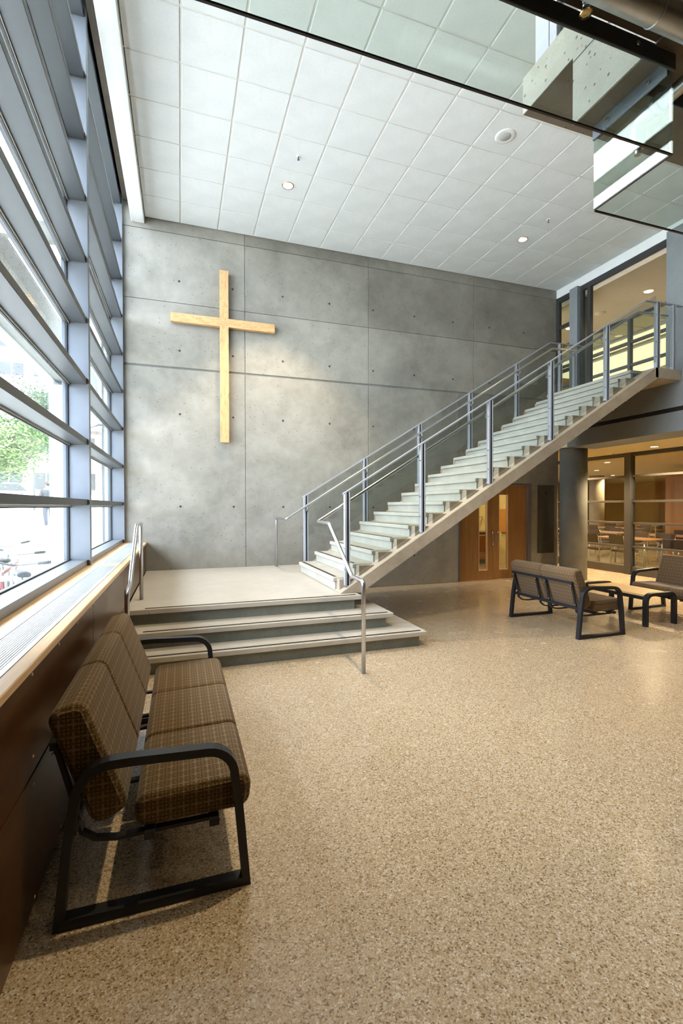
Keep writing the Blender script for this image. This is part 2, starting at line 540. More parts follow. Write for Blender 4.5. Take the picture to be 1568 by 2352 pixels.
# bench fabric: woven grid with small flower motifs
def fabric(name, base, dark, light, cell=0.062):
    t = NT(name)
    tc = t.n('ShaderNodeTexCoord'); mp = t.n('ShaderNodeMapping'); mp.inputs['Scale'].default_value = (1/cell, 1/cell, 1)
    t.l(tc.outputs['UV'], mp.inputs['Vector'])
    sx = t.n('ShaderNodeSeparateXYZ'); t.l(mp.outputs['Vector'], sx.inputs[0])
    def tri(a, off=0.0):
        return t.math('ABSOLUTE', t.math('SUBTRACT', t.math('FRACT', t.math('ADD', a, off)), 0.5))
    fx = tri(sx.outputs[0], 100); fy = tri(sx.outputs[1], 100)          # 0 at cell centre, .5 at the cell edge
    line = t.math('GREATER_THAN', t.math('MAXIMUM', fx, fy), 0.44)
    dash = t.math('GREATER_THAN', t.math('MINIMUM', fx, fy), 0.08)
    line = t.math('MULTIPLY', line, dash)
    rr = t.math('ADD', t.math('MULTIPLY', fx, fx), t.math('MULTIPLY', fy, fy))
    petal = t.math('MULTIPLY', t.math('LESS_THAN', rr, 0.075), t.math('GREATER_THAN', t.math('MINIMUM', fx, fy), 0.055))
    cross = t.math('MULTIPLY', t.math('LESS_THAN', t.math('MINIMUM', fx, fy), 0.05), t.math('LESS_THAN', rr, 0.10))
    small = tri(t.math('MULTIPLY', sx.outputs[0], 2.0), 0.5); small2 = tri(t.math('MULTIPLY', sx.outputs[1], 2.0), 0.5)
    sub = t.math('GREATER_THAN', t.math('MAXIMUM', small, small2), 0.43)
    weave = t.noise(mp.outputs['Vector'], 22, 2)
    col = t.ramp(weave, [(0.3, dark), (0.7, base)])
    col = t.mix(t.math('MULTIPLY', sub, 0.6), col, dark)
    col = t.mix(t.math('MULTIPLY', petal, 0.8), col, light)
    col = t.mix(t.math('MULTIPLY', cross, 0.9), col, dark)
    col = t.mix(t.math('MULTIPLY', line, 0.45), col, srgb(160,136,104))
    nm = t.bump(weave, 0.4, 0.002)
    return t.bsdf(col, 0.85, 0, nm, spec=0.2, sheen=0.15)
fabric('bench_fabric', srgb(114,90,46), srgb(66,48,24), srgb(126,100,52), 0.05)
fabric('bench_fabric_brown', srgb(104,82,54), srgb(64,48,32), srgb(134,108,74), 0.045)
for k in ('ceiling_light_warm', 'ceiling_light_spot'):
    emit(k, (1.0, 0.86, 0.62), 8.0 if k.endswith('warm') else 14.0)
emit('cove_light', (1.0, 0.82, 0.48), 2.0)
emit('sun_lamp_glow', (1.0, 0.9, 0.7), 3.0)

def G(a): return MAT[a]
# ================================================================== THE SETTING
CEIL = 6.382
S = 'structure'
YB, XR, XW = 8.5, 8.06, -0.55            # back wall, its right end, face of the low wall under the windows
SLAB_X, SOFF, FL2 = 7.68, 2.80, 3.77     # floor edge on the right, soffit below it, upper floor level

MB().box(-0.62, 24, -6, 22, -0.12, 0).build('floor', G('terrazzo'), kind=S)

# ---- concrete back wall, cast in panels with recessed joints
wb = MB()
wb.box(-1.2, 5.47, YB+0.012, YB+0.30, 0, 7.0)
wb.box(7.31, XR, YB+0.012, YB+0.30, 0, 7.0)
wb.box(5.47, 7.31, YB+0.012, YB+0.30, 2.06, 7.0)
wall_back = wb.build('wall_back', G('dark_concrete'), kind=S)
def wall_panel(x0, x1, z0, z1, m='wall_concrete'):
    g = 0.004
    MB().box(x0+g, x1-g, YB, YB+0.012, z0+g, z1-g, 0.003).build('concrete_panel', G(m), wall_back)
XJ = [-0.90, 1.098, 3.452, 5.822, XR]
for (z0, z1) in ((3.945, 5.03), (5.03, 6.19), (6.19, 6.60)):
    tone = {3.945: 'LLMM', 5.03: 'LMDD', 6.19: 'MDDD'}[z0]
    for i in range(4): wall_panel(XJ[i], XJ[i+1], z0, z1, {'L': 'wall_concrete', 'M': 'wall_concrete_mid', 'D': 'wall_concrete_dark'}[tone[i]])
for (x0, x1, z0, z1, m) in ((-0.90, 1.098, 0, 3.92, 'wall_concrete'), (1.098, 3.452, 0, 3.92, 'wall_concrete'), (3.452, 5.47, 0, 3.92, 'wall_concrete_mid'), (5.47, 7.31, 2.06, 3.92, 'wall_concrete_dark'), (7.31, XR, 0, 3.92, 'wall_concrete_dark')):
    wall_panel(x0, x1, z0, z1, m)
pm = MB(); pm.lathe([(0.0, -0.004), (0.011, -0.004), (0.017, 0.0), (0.019, 0.002)], n=14)
hole_shade_seam = pm.mesh('tie_hole', G('hole_shade_seam'))  # dark disc on the wall face, painted for the shade inside a hole
for zz in (5.40, 4.23, 3.155, 1.585, 0.62):
    for k in range(9):
        x = 0.0 + 0.888*k
        if zz < 2.1 and 5.3 < x < 7.4: continue
        if zz < 1 and x < 3: continue
        o = link('tie_hole', hole_shade_seam, wall_back, (x, YB-0.0025, zz - 0.006*x/0.9))
        o.rotation_euler = (math.radians(-90), 0, 0)

# ---- suspended ceiling: T-bars and lay-in tiles
cl = MB(); cl.box(-0.545, 8.03, -6, YB+0.01, CEIL+0.05, CEIL+0.14)
ceiling = cl.build('ceiling', G('white_trim'), kind=S)
GX0, GY0, TS = 0.0319, 7.8800, 0.6096
gx = [GX0 + TS*i for i in range(0, 14)]
gy = [GY0 - TS*j for j in range(0, 11)]
tile = MB().box(-TS/2+0.012, TS/2-0.012, -TS/2+0.012, TS/2-0.012, -0.009, 0.012, 0.003).mesh('ceiling_tile', G('acoustic_tile'))
bx = MB().box(-0.012, 0.012, gy[-1], YB, 0, 0.03).mesh('ceiling_bar', G('ceiling_grid'))
for x in gx: link('ceiling_bar', bx, ceiling, (x, 0, CEIL))
by = MB().box(-0.545, 8.0, -0.012, 0.012, 0.0005, 0.03).mesh('ceiling_cross_bar', G('ceiling_grid'))
for y in gy: link('ceiling_cross_bar', by, ceiling, (0, y, CEIL))
for i in range(13):
    for j in range(-1, 10):
        yc = GY0 - TS*j - TS/2
        link('ceiling_tile', tile, ceiling, (gx[i]+TS/2, yc, CEIL))
edge = MB().box(-0.27, 0.272, -TS/2+0.012, TS/2-0.012, -0.009, 0.012, 0.003).mesh('ceiling_tile_edge', G('acoustic_tile'))
for j in range(-1, 10):
    link('ceiling_tile', edge, ceiling, (-0.2545, GY0 - TS*j - TS/2, CEIL))
MB().box(7.96, 8.0, gy[-1], YB, CEIL+0.004, CEIL+0.022).build('ceiling_edge_strip', G('acoustic_tile'), ceiling)

# white boxed edges of the ceiling, window side and landing side
MB().box(-0.736, -0.536, -6, YB, 6.268, 6.44, 0.006).build('trim_1', G('white_trim'), kind=S)
MB().box(7.985, 8.06, -1, YB, 6.20, 6.42, 0.005).build('trim_2', G('white_trim'), kind=S)
# concrete upstand above the window head, in the slot behind the white edge
MB().box(-0.862, -0.55, -6, YB, 6.60, 6.95).build('trim_3', G('mezz_soffit'), kind=S)
MB().box(-1.12, -0.90, -6, YB, 6.545, 7.0).build('wall_head', G('frame_dark'), kind=S)
# roof over everything, so that daylight enters by the windows only
MB().box(-1.14, 24, -6.2, 22, 7.0, 7.3).build('roof', G('ext_white'), kind=S)

# ---- window wall on the left: bays of glass between mullions, broad transoms every 0.61 m
XG = -1.062
TZ = [1.02 + 0.61*k for k in range(10)]
def bay(n, y0, y1):
    w = MB(); w.box(-1.11, -0.865, y1-0.065, y1, 0.99, 6.99, 0.004)
    win = w.build('window_%d' % n, G('mullion'), kind=S)
    MB().box(-1.075, -1.055, y1-0.085, y1-0.065, 1.05, 6.95).build('gasket', G('gasket'), win)
    for k, z in enumerate(TZ):
        inner = -0.885 if k else -0.892
        MB().box(-1.10, inner, y0, y1-0.067, z-0.03, z+0.03, 0.003).build('transom', G('mullion_shaded' if k else 'mullion'), win)  # upper transoms use the shaded copy, the lit sill rail the lighter one
        if k: MB().box(-1.052, -1.040, y0, y1-0.07, z-0.044, z-0.030).build('glazing_bead', G('white_trim'), win)
        MB().box(-1.06, -1.046, y0, y1-0.07, z-0.052 if k else z+0.03, z-0.044 if k else z+0.040).build('gasket', G('gasket'), win)
        if k < 9:
            MB().box(XG-0.006, XG+0.006, y0, y1-0.066, z+0.03, TZ[k+1]-0.03).build('pane', G('window_glass'), win)
        MB().box(-0.93, -0.88, y1-0.10, y1-0.066, z-0.025, z+0.025).build('clip', G('gasket'), win)
    return win
bay(1, 2.37, 5.42)
bay(2, 5.42, YB)
MB().box(-1.11, -0.88, -6, 2.37, 0.99, 6.99).build('wall_daylight_block', G('dark_concrete'), kind=S)  # unseen wall in place of window bays, added to cut foreground daylight

# ---- low wall under the windows: stained wood panels with screws, maple cap, long air grille
wl = MB(); wl.box(-1.15, XW-0.02, -6, YB, 0, 0.955)
wall_left = wl.build('wall_left', G('black_trim'), kind=S)
scr = MB(); scr.lathe([(0.0, 0.0035), (0.005, 0.003), (0.0075, 0.0)], n=10)
screw = scr.mesh('screw', G('screw_metal'))
YS = [-2.02, -0.19, 1.635, 3.464, 5.29]
for i in range(4):
    for (z0, z1) in ((0.035, 0.545), (0.552, 0.962)):
        p = MB().box(XW-0.02, XW, YS[i]+0.003, YS[i+1]-0.003, z0, z1, 0.0025).build('wood_panel', G('wainscot_wood'), wall_left)
        if i >= 2:
            for zz in ((0.06, 0.505) if z0 < 0.3 else (0.612, 0.935)):
                n = 5
                for q in range(n):
                    yy = YS[i]+0.055 + (YS[i+1]-YS[i]-0.11)*q/(n-1)
                    o = link('screw', screw, p, (XW, yy, zz)); o.rotation_euler = (0, math.radians(90), 0)
for (y0, y1, z0) in ((5.293, 6.9, 0.53), (6.906, YB-0.002, 0.53)):
    MB().box(XW-0.02, XW, y0, y1, z0, 0.962, 0.0025).build('wood_panel', G('wainscot_wood'), wall_left)
cap = MB()
cap.box(-0.90, -0.795, -6, YB-0.002, 0.955, 0.99, 0.003)
cap.box(-0.60, XW+0.012, -6, YB-0.002, 0.955, 0.99, 0.004)
for y in (5.245, 5.47, YB-0.06, 2.2, 2.42):
    pass
cap.box(-0.795, -0.60, 5.25, 5.47, 0.955, 0.99, 0.002)
cap.box(-0.795, -0.60, 8.42, YB-0.002, 0.955, 0.99, 0.002)
cap.build('sill_cap', G('cap_wood'), wall_left)
MB().box(XW-0.03, XW-0.014, -6, 5.3, 0, 0.035).build('kick_strip', G('black_trim'), wall_left)
for (y0, y1) in ((-3.0, 5.25), (5.47, 8.42)):
    gm = MB()
    gm.box(-0.795, -0.770, y0, y1, 0.975, 0.9915); gm.box(-0.625, -0.60, y0, y1, 0.975, 0.9915)
    gm.box(-0.77, -0.625, y0, y0+0.02, 0.975, 0.9915); gm.box(-0.77, -0.625, y1-0.02, y1, 0.975, 0.9915)
    gr = gm.build('air_grille', G('grille'), wall_left)
    sl = MB()
    for k in range(12):
        x = -0.766 + 0.0117*k
        sl.box(x, x+0.0082, y0+0.02, y1-0.02, 0.976, 0.990)
    sl.build('grille_bars', G('grille'), gr, kind='stuff')
MB().box(-0.795, -0.60, -6, 8.4, 0.953, 0.957).build('grille_well', G('black_trim'), wall_left)

# ---- storey edge on the right: beam with dark slot, soffit, round column, upper glazed screen
MB().box(SLAB_X, 8.42, -6, 7.86, SOFF, 3.125).box(SLAB_X+0.05, 8.42, -6, 7.86, 3.125, 3.20).box(SLAB_X, 8.42, -6, 7.86, 3.20, FL2).build('trim_4', G('upper_steel'), kind=S)
MB().box(SLAB_X+0.01, SLAB_X+0.05, -6, 7.86, 3.128, 3.197).build('trim_5', G('black_trim'), kind=S)
MB().box(8.42, 24, -6, 7.86, SOFF, FL2).box(8.06, 24, 7.86, 22, SOFF, FL2).box(SLAB_X+0.04, 8.06, 7.86, YB, SOFF+0.02, FL2).build('ceiling_lower', G('soffit_plaster'), kind=S)
cm = MB(); cm.lathe([(0.0, 0), (0.275, 0), (0.275, SOFF), (0, SOFF)], (8.06, 8.07, 0), 40)
cm.build('column', G('dark_concrete'), kind=S)
# upper level screen
us = thing('upper_screen', None, None, kind=S)
MB().box(7.98, 8.06, 8.42, YB, FL2, 6.20, 0.003).build('jamb', G('frame_dark'), us)
MB().box(7.99, 8.05, 5.2, 8.42, 6.09, 6.20, 0.003).build('head_rail', G('frame_dark'), us)
MB().box(7.99, 8.05, 8.04, 8.42, 5.50, 5.57, 0.003).build('transom', G('frame_dark'), us)
MB().box(7.99, 8.05, 8.04, 8.42, 4.52, 4.59, 0.003).build('transom', G('frame_dark'), us)
MB().box(7.99, 8.05, 8.04, 8.42, FL2, FL2+0.09, 0.003).build('transom', G('frame_dark'), us)
for (z0, z1) in ((FL2+0.09, 4.52), (4.59, 5.50), (5.57, 6.09)):
    MB().box(8.015, 8.025, 8.04, 8.42, z0, z1).build('pane', G('screen_glass'), us)
MB().box(7.90, 8.20, 7.83, 8.04, FL2, 6.20, 0.004).build('pier', G('upper_steel'), us)
MB().box(7.98, 8.06, 7.77, 7.83, FL2, 6.09, 0.003).build('jamb', G('frame_dark'), us)
MB().box(7.98, 8.06, 7.57, 7.65, FL2, 6.09, 0.003).build('jamb', G('frame_dark'), us)
MB().box(8.015, 8.025, 7.65, 7.77, FL2, 6.09).build('pane', G('screen_glass'), us)
MB().box(7.86, 8.30, 4.9, 5.88, FL2, 6.24, 0.004).build('pier', G('upper_steel'), us)
MB().box(7.98, 8.06, -1.0, 4.9, FL2, 6.20).build('infill_wall', G('upper_steel'), us)
# corridor behind it and the lit room beyond
MB().box(8.06, 10.0, -1, 12, 6.0, 6.1).build('ceiling_corridor', G('corridor_plaster'), kind=S)
rc = MB().box(10.0, 24, -1, 22, 6.15, 6.25).build('ceiling_upper_room', G('corridor_plaster'), kind=S)
MB().box(8.06, 24, 14.0, 14.2, FL2, 6.3).build('wall_upper_back', G('cream_wall'), kind=S)
MB().box(15.0, 15.2, -1, 14, FL2, 6.3).build('wall_upper_right', G('cream_wall'), kind=S)
MB().box(8.06, 15.2, -1.2, -1, FL2, 6.3).build('wall_upper_front', G('cream_wall'), kind=S)
fs = thing('far_screen', None, None, kind=S)
MB().box(9.97, 10.05, -1, 12, 5.95, 6.15).build('head_rail', G('frame_dark'), fs)
for y in (9.85, 8.345, 6.84, 5.335, 3.83): MB().box(9.96, 10.06, y-0.035, y+0.035, FL2, 5.95, 0.003).build('mullion', G('frame_dark'), fs)
for z in (5.405, 4.87, 4.33): MB().box(9.97, 10.05, 3.83, 11, z-0.03, z+0.03).build('transom', G('frame_dark'), fs)
zs = [FL2, 4.30, 4.36, 4.84, 4.90, 5.375, 5.435, 5.95]
ys = [3.83, 5.335, 6.84, 8.345, 9.85]
for a in range(4):
    for b in range(4):
        MB().box(10.005, 10.015, ys[b]+0.035, ys[b+1]-0.035, zs[2*a], zs[2*a+1]).build('pane', G('screen_glass'), fs)
ut = MB().box(-0.59, 0.59, -0.29, 0.29, 0, 0.02, 0.004).mesh('room_tile', G('tile_white'))
for i in range(4):
    for j in range(12):
        link('ceiling_tile', ut, rc, (10.7+1.22*i, 4.4+0.61*j, 6.12))

# ---- mezzanine overhead: notched concrete edge, soffit, glass draught curtain
mz = MB()
mz.box(-0.5, 2.064, -6, 1.600, 3.70, 4.29)
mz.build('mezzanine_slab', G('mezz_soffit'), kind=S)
mb = MB()
mb.prism([(-6, 3.69), (2.082, 3.69), (2.082, 4.058), (2.484, 4.058), (2.484, 4.284), (-6, 4.284)], 'x', 2.064, 2.225)
mezz_beam = mb.build('mezzanine_beam', G('mezz_concrete'), kind=S)
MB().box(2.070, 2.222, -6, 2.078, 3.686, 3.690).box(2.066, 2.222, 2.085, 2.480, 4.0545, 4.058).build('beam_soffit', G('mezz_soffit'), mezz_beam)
MB().box(2.0615, 2.064, 1.62, 2.08, 4.028, 4.031).build('form_seam', G('hole_shade_seam'), mezz_beam)
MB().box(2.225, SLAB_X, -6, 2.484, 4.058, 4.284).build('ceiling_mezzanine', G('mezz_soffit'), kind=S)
MB().box(2.072, 2.30, 2.21, 2.385, 4.285, CEIL-0.01, 0.003).build('trim_6', G('upper_white'), kind=S)
MB().box(2.070, 2.074, 2.268, 2.271, 4.284, CEIL).build('trim_7', G('gasket'), kind=S)
MB().box(2.10, 2.30, 1.2, 2.21, 4.284, CEIL).build('wall_upper_room', G('frame_dark'), kind=S)
MB().box(-0.5, 2.10, 1.0, 1.2, 4.284, CEIL).box(2.30, SLAB_X, 2.2, 2.36, 4.284, CEIL).build('wall_mezzanine', G('white_trim'), kind=S)
# rear of the lobby behind the viewer
MB().box(-1.2, 24, -6.2, -6.0, 0, 7.0).build('wall_rear', G('dark_concrete'), kind=S)

def curtain(label, pts_bar, pane, bar, bolts):
    r = thing('draught_curtain', label, 'glass screen', pts_bar)
    MB().box(*pane).build('pane', G('curtain_glass'), r)
    q = pane; MB().box(q[0], q[1], q[2], q[3], q[4]-0.007, q[4]).build('edge_strip', G('black_trim'), r)
    MB().box(*bar, 0.003).build('clamp_bar', G('mullion_dark'), r)
    for (x, y, z, ax) in bolts:
        b = MB(); d = {'x': Vector((0.012, 0, 0)), 'y': Vector((0, 0.012, 0))}[ax]
        b.cyl(Vector((x, y, z))-d, Vector((x, y, z)), 0.009, 12)
        b.build('bolt', G('chrome'), r)
    return r
y1, y2, x1, zb = 1.616, 2.058, 2.20, 3.240
curtain('long frameless glass draught screen hanging under the mezzanine edge at the top', (0.8, y1, zb),
        (-0.52, x1-0.012, y1, y1+0.010, zb, 3.69), (-0.52, x1-0.002, y1-0.014, y1-0.001, 3.615, 3.698), [(1.95, y1-0.014, 3.655, 'y'), (0.6, y1-0.014, 3.655, 'y')])
curtain('short glass draught screen with bolted steel bar beside the notched concrete beam', (x1, 1.84, zb),
        (x1-0.010, x1, y1, y2, zb, 3.69), (x1-0.024, x1-0.011, y1+0.012, y2-0.002, 3.61, 3.686), [(x1-0.024, 1.72, 3.65, 'x'), (x1-0.024, 1.95, 3.65, 'x')])
curtain('glass draught screen hanging at the far right under the dark mezzanine ceiling', (5, y2, zb),
        (x1+0.002, SLAB_X-0.02, y2, y2+0.010, zb, 4.056), (x1+0.03, SLAB_X-0.02, y2-0.012, y2-0.001, 3.97, 4.056), [])

# ---- lower glazing to the dining hall
gl = thing('lower_screen', None, None, kind=S)
GXP = 9.815
zr = [0.633, 1.18, 1.68, 2.256]
YM = [11.6, 9.90, 8.172, 6.45, 4.73, 3.0, 1.3]
MB().box(GXP-0.05, GXP+0.05, 1.3, 11.6, 0, 0.187, 0.004).build('sill_rail', G('rail_grey'), gl)
MB().box(GXP-0.05, GXP+0.05, 1.3, 11.6, 2.715, SOFF, 0.004).build('head_rail', G('frame_dark'), gl)
for y in YM: MB().box(GXP-0.08, GXP+0.06, y-0.085, y+0.085, 0, SOFF, 0.005).build('mullion', G('frame_dark'), gl)
for i in range(len(YM)-1):
    a, b = YM[i+1]+0.086, YM[i]-0.086
    for z in zr: MB().box(GXP-0.03, GXP+0.03, a, b, z-0.025, z+0.025, 0.003).build('rail', G('rail_grey'), gl)
    zz = [0.187] + [q for z in zr for q in (z-0.025, z+0.025)] + [2.715]
    for k in range(5):
        MB().box(GXP-0.005, GXP+0.005, a, b, zz[2*k], zz[2*k+1]).build('pane', G('screen_glass'), gl)

# ---- walls of the rooms beyond
MB().box(24, 24.2, -6, 22, 0, 7).build('wall_right', G('orange_wall'), kind=S)
MB().box(8.06, 24, 20, 20.2, 0, SOFF).build('wall_dining_back', G('orange_wall'), kind=S)
MB().box(14.6, 14.8, -6, 10.9, 0, 2.55).build('wall_dining_partition', G('brown_wall'), kind=S)
MB().box(8.06, 8.2, YB+0.3, 14, 0, SOFF).build('wall_servery_side', G('cream_wall'), kind=S)
MB().box(3.5, 8.06, 13.5, 13.7, 0, SOFF).build('wall_servery_back', G('cream_wall'), kind=S)
MB().box(3.5, 3.7, YB+0.3, 13.5, 0, SOFF).build('wall_servery_left', G('cream_wall'), kind=S)
MB().box(3.5, 8.06, YB+0.3, 13.7, SOFF-0.05, SOFF+0.05).build('ceiling_servery', G('soffit_plaster'), kind=S)
MB().box(8.2, 9.8, 12.0, 12.2, 0, SOFF).build('wall_passage_end', G('orange_wall'), kind=S)

# ---- pair of wooden doors with narrow lights
MB().box(7.215, 7.31, YB-0.012, YB+0.16, 0, 2.06, 0.004).box(5.47, 7.215, YB-0.012, YB+0.16, 2.03, 2.06).box(5.47, 5.49, YB-0.012, YB+0.16, 0, 2.03).build('trim_8', G('door_steel'), kind=S)
def door(n, x0, x1, l0, l1, hx, zb_, zt_):
    d = MB()
    a, b = YB+0.02, YB+0.065
    d.box(x0, l0, a, b, 0.012, 2.025); d.box(l1, x1, a, b, 0.012, 2.025)
    d.box(l0, l1, a, b, 0.012, zb_); d.box(l0, l1, a, b, zt_, 2.025)
    dd = d.build('door_%d' % n, G('door_wood'), kind=S)
    MB().box(l1-0.018, l1, a-0.006, b, zb_, zt_).box(l0, l0+0.008, a-0.006, b, zb_, zt_).box(l0+0.008, l1-0.018, a-0.006, b, zb_, zb_+0.018).box(l0+0.008, l1-0.018, a-0.006, b, zt_-0.012, zt_).build('light_frame', G('lite_wood'), dd)
    MB().box(l0+0.008, l1-0.018, a+0.018, a+0.024, zb_+0.018, zt_-0.012).build('pane', G('screen_glass'), dd)
    MB().tube(round_path([(hx, a, 1.035), (hx, a-0.055, 1.035), (hx, a-0.055, 0.745), (hx, a, 0.745)], 0.03), 0.010, 10).build('handle', G('chrome'), dd)
door(1, 5.492, 6.325, 5.975, 6.19, 6.285, 0.205, 1.83)
door(2, 6.331, 7.213, 6.485, 6.715, 6.425, 0.205, 1.83)
# ================================================================== LAMPS
def downlight(label, x, y, z, r, watts, col=(1.0, 0.78, 0.50), lens='ceiling_light_warm', angle=100, group=None, name='recessed_downlight', lamp=True, blend=0.5, size=0.06):
    t = thing(name, label, 'light', (x, y, z), group)
    MB().lathe([(r*0.84, -0.001), (r*0.87, -0.005), (r, -0.006), (r*1.04, 0.0), (r*1.04, 0.004)], (x, y, z), 28).build('trim_ring', G('brass'), t)
    MB().lathe([(0.0, -0.0045), (r*0.5, -0.004), (r*0.86, -0.003)], (x, y, z), 28).build('lens', G(lens), t)
    if lamp:
        l = bpy.data.lights.new('lamp', 'SPOT'); l.energy = watts; l.color = col
        l.spot_size = math.radians(angle); l.spot_blend = blend; l.shadow_soft_size = size
        o = bpy.data.objects.new('lamp', l); COL.objects.link(o); o.parent = t; o.location = (0, 0, -0.03)
    return t
WARM = (1.0, 0.77, 0.46)
CT = CEIL - 0.009
L_MAIN, L_HALL, L_MEZZ, L_LOW, L_DIN = 620, 480, 70, 600, 200
downlight('dazzling recessed downlight in the white ceiling above the wooden cross', 1.547, 6.985, CT, 0.085, L_MAIN, (1.0, 0.80, 0.55), 'ceiling_light_spot', 84, blend=0.35)
downlight('warm recessed downlight in the white ceiling above the staircase', 5.853, 7.04, CT, 0.085, 40, WARM, 'ceiling_light_warm', 80)
downlight('recessed downlight in the white ceiling in front of the long glass draught screen', 1.55, 2.75, CT, 0.085, L_HALL, WARM)
downlight('recessed downlight in the white ceiling in front of the right draught screen', 5.85, 2.95, CT, 0.085, 170, WARM)
for i, (x, y, z) in enumerate(((0.9, 0.3, 3.70), (0.9, -2.3, 3.70), (4.4, 0.6, 4.058), (4.4, -2.4, 4.058), (6.6, -0.6, 4.058))):
    downlight(('nearest', 'rearmost', 'middle', 'rear right', 'far right')[i] + ' recessed downlight in the dark mezzanine soffit behind the draught screens', x, y, z, 0.08, L_MEZZ if i > 1 else 15, WARM, group='mezzanine soffit downlights', angle=130)
downlight('slim lit downlight in the tan soffit right of the round column', 9.27, 7.16, SOFF, 0.085, L_LOW, WARM, angle=140)
downlight('small lit downlight in the tan soffit between wall end and column', 9.22, 9.57, SOFF, 0.085, L_LOW, WARM, angle=140)
downlight('downlight in the tan soffit above the lounge seats', 9.2, 4.7, SOFF, 0.085, L_LOW, WARM, angle=140)
downlight('oval-looking lit downlight in the upper corridor ceiling', 9.16, 7.22, 6.0, 0.10, 45, WARM, angle=140)
downlight('lit downlight seen behind the narrow upper pane by the wall', 9.2, 9.35, 6.0, 0.10, 45, WARM, angle=140)
for i, (x, y) in enumerate(((11.4, 10.2), (11.8, 7.4), (13.6, 12.6), (16.5, 14.5), (12.2, 15.5), (19.5, 12.5), (11.6, 4.6))):
    downlight('recessed downlight in the dining hall ceiling ' + ('above the table left of the mullion', 'above the table right of the mullion', 'above the second table row', 'beside the inner column', 'near the left back wall', 'near the far right wall', 'above the lounge side of the glass')[i], x, y, SOFF, 0.09, L_DIN, WARM, group='dining hall downlights', angle=150)
for i, (x, y) in enumerate(((5.6, 10.2), (7.0, 10.6), (6.2, 12.4))):
    downlight(('left', 'right', 'rear')[i] + ' recessed downlight in the servery ceiling behind the doors', x, y, SOFF-0.05, 0.09, 110, (1.0, 0.80, 0.48), group='servery downlights', angle=150)
# linear fluorescent coves in the lit upper room
for i, (x, hw_) in enumerate(((11.6, 0.28), (13.4, 1.15))):
    t = thing('linear_light', ('nearer' if i == 0 else 'farther') + ' long glowing ceiling light in the upper room', 'light', (x, 7.5, 6.06))
    MB().box(x-hw_-0.04, x+hw_+0.04, 4.2, 13.2, 6.05, 6.105, 0.005).build('housing', G('tile_white'), t)
    MB().box(x-hw_, x+hw_, 4.25, 13.15, 6.035, 6.05).build('diffuser', G('cove_light'), t)

# ================================================================== CEILING FITTINGS
t = thing('ceiling_speaker', 'round white ceiling speaker grille near the concrete beam', 'speaker', (4.009, 5.157, CT))
MB().lathe([(0.0, -0.010), (0.075, -0.010), (0.105, -0.012), (0.125, -0.008), (0.13, 0.0)], (4.009, 5.157, CT), 32).build('rim', G('white_trim'), t)
MB().lathe([(0.0, -0.014), (0.07, -0.013), (0.075, -0.010)], (4.009, 5.157, CT), 28).build('mesh_grille', G('speaker_mesh'), t)
t = thing('ceiling_speaker', 'dark round speaker in the upper corridor ceiling', 'speaker', (9.14, 8.39, 6.0))
MB().lathe([(0.0, -0.010), (0.10, -0.010), (0.12, 0.0)], (9.14, 8.39, 6.0), 28).build('rim', G('corridor_plaster'), t)
def sprinkler(label, x, y, z):
    t = thing('sprinkler_head', label, 'sprinkler', (x, y, z))
    MB().lathe([(0.0, -0.004), (0.03, -0.004), (0.036, 0.0)], (x, y, z), 20).build('escutcheon', G('white_trim'), t)
    b = MB(); b.cyl((x, y, z-0.004), (x, y, z-0.03), 0.007, 8); b.lathe([(0.0, -0.05), (0.014, -0.048), (0.014, -0.046), (0.0, -0.046)], (x, y, z), 12)
    b.tube([(x-0.012, y, z-0.03), (x-0.012, y, z-0.048)], 0.002, 6); b.tube([(x+0.012, y, z-0.03), (x+0.012, y, z-0.048)], 0.002, 6)
    b.build('nozzle', G('frame_dark'), t)
sprinkler('tiny sprinkler head in the white ceiling beside the dazzling downlight', 1.556, 6.362, CT)
sprinkler('tiny sprinkler head in the white ceiling above the staircase', 5.854, 6.414, CT)
sprinkler('tiny sprinkler head in the tan lower soffit', 9.54, 8.38, SOFF)

# pipes below the mezzanine
t = thing('steel_pipe', 'thick dull steel pipe with band under the mezzanine', 'pipe', (1.9, 1.42, 3.56))
MB().tube([(0.9, 1.40, 3.555), (3.6, 1.40, 3.555)], 0.050, 20).build('tube', G('galv'), t)
MB().tube([(1.80, 1.40, 3.555), (1.808, 1.40, 3.555)], 0.053, 20).build('band', G('steel'), t)
MB().tube([(1.804, 1.40, 3.60), (1.804, 1.40, 3.70)], 0.004, 8).build('hanger', G('steel'), t)
MB().tube([(3.3, 1.40, 3.60), (3.3, 1.40, 4.058)], 0.004, 8).build('hanger', G('steel'), t)
t = thing('steel_pipe', 'slim grooved-coupling pipe with elbow behind the short draught screen', 'pipe', (2.45, 1.9, 3.74))
MB().tube(round_path([(2.45, 0.9, 3.745), (2.45, 2.0, 3.745), (2.45, 2.0, 3.60)], 0.06, 8), 0.036, 16).build('tube', G('galv'), t)
MB().tube([(2.45, 1.86, 3.745), (2.45, 1.90, 3.745)], 0.048, 16).build('coupling', G('galv'), t)
MB().tube([(2.45, 1.0, 3.78), (2.45, 1.0, 4.058)], 0.004, 8).build('hanger', G('steel'), t)
MB().tube([(2.45, 2.0, 3.60), (2.45, 2.0, 3.56)], 0.018, 12).build('nozzle', G('steel'), t)
t = thing('pendent_sprinkler', 'rusty sprinkler head on a short pipe at the mezzanine edge', 'sprinkler', (1.60, 1.545, 3.70))
MB().tube([(1.60, 1.545, 3.70), (1.60, 1.545, 3.645)], 0.016, 12).build('stem', G('steel'), t)
b = MB(); b.lathe([(0.0, -0.028), (0.010, -0.026), (0.026, -0.024), (0.026, -0.021), (0.0, -0.021)], (1.60, 1.545, 3.645), 16)
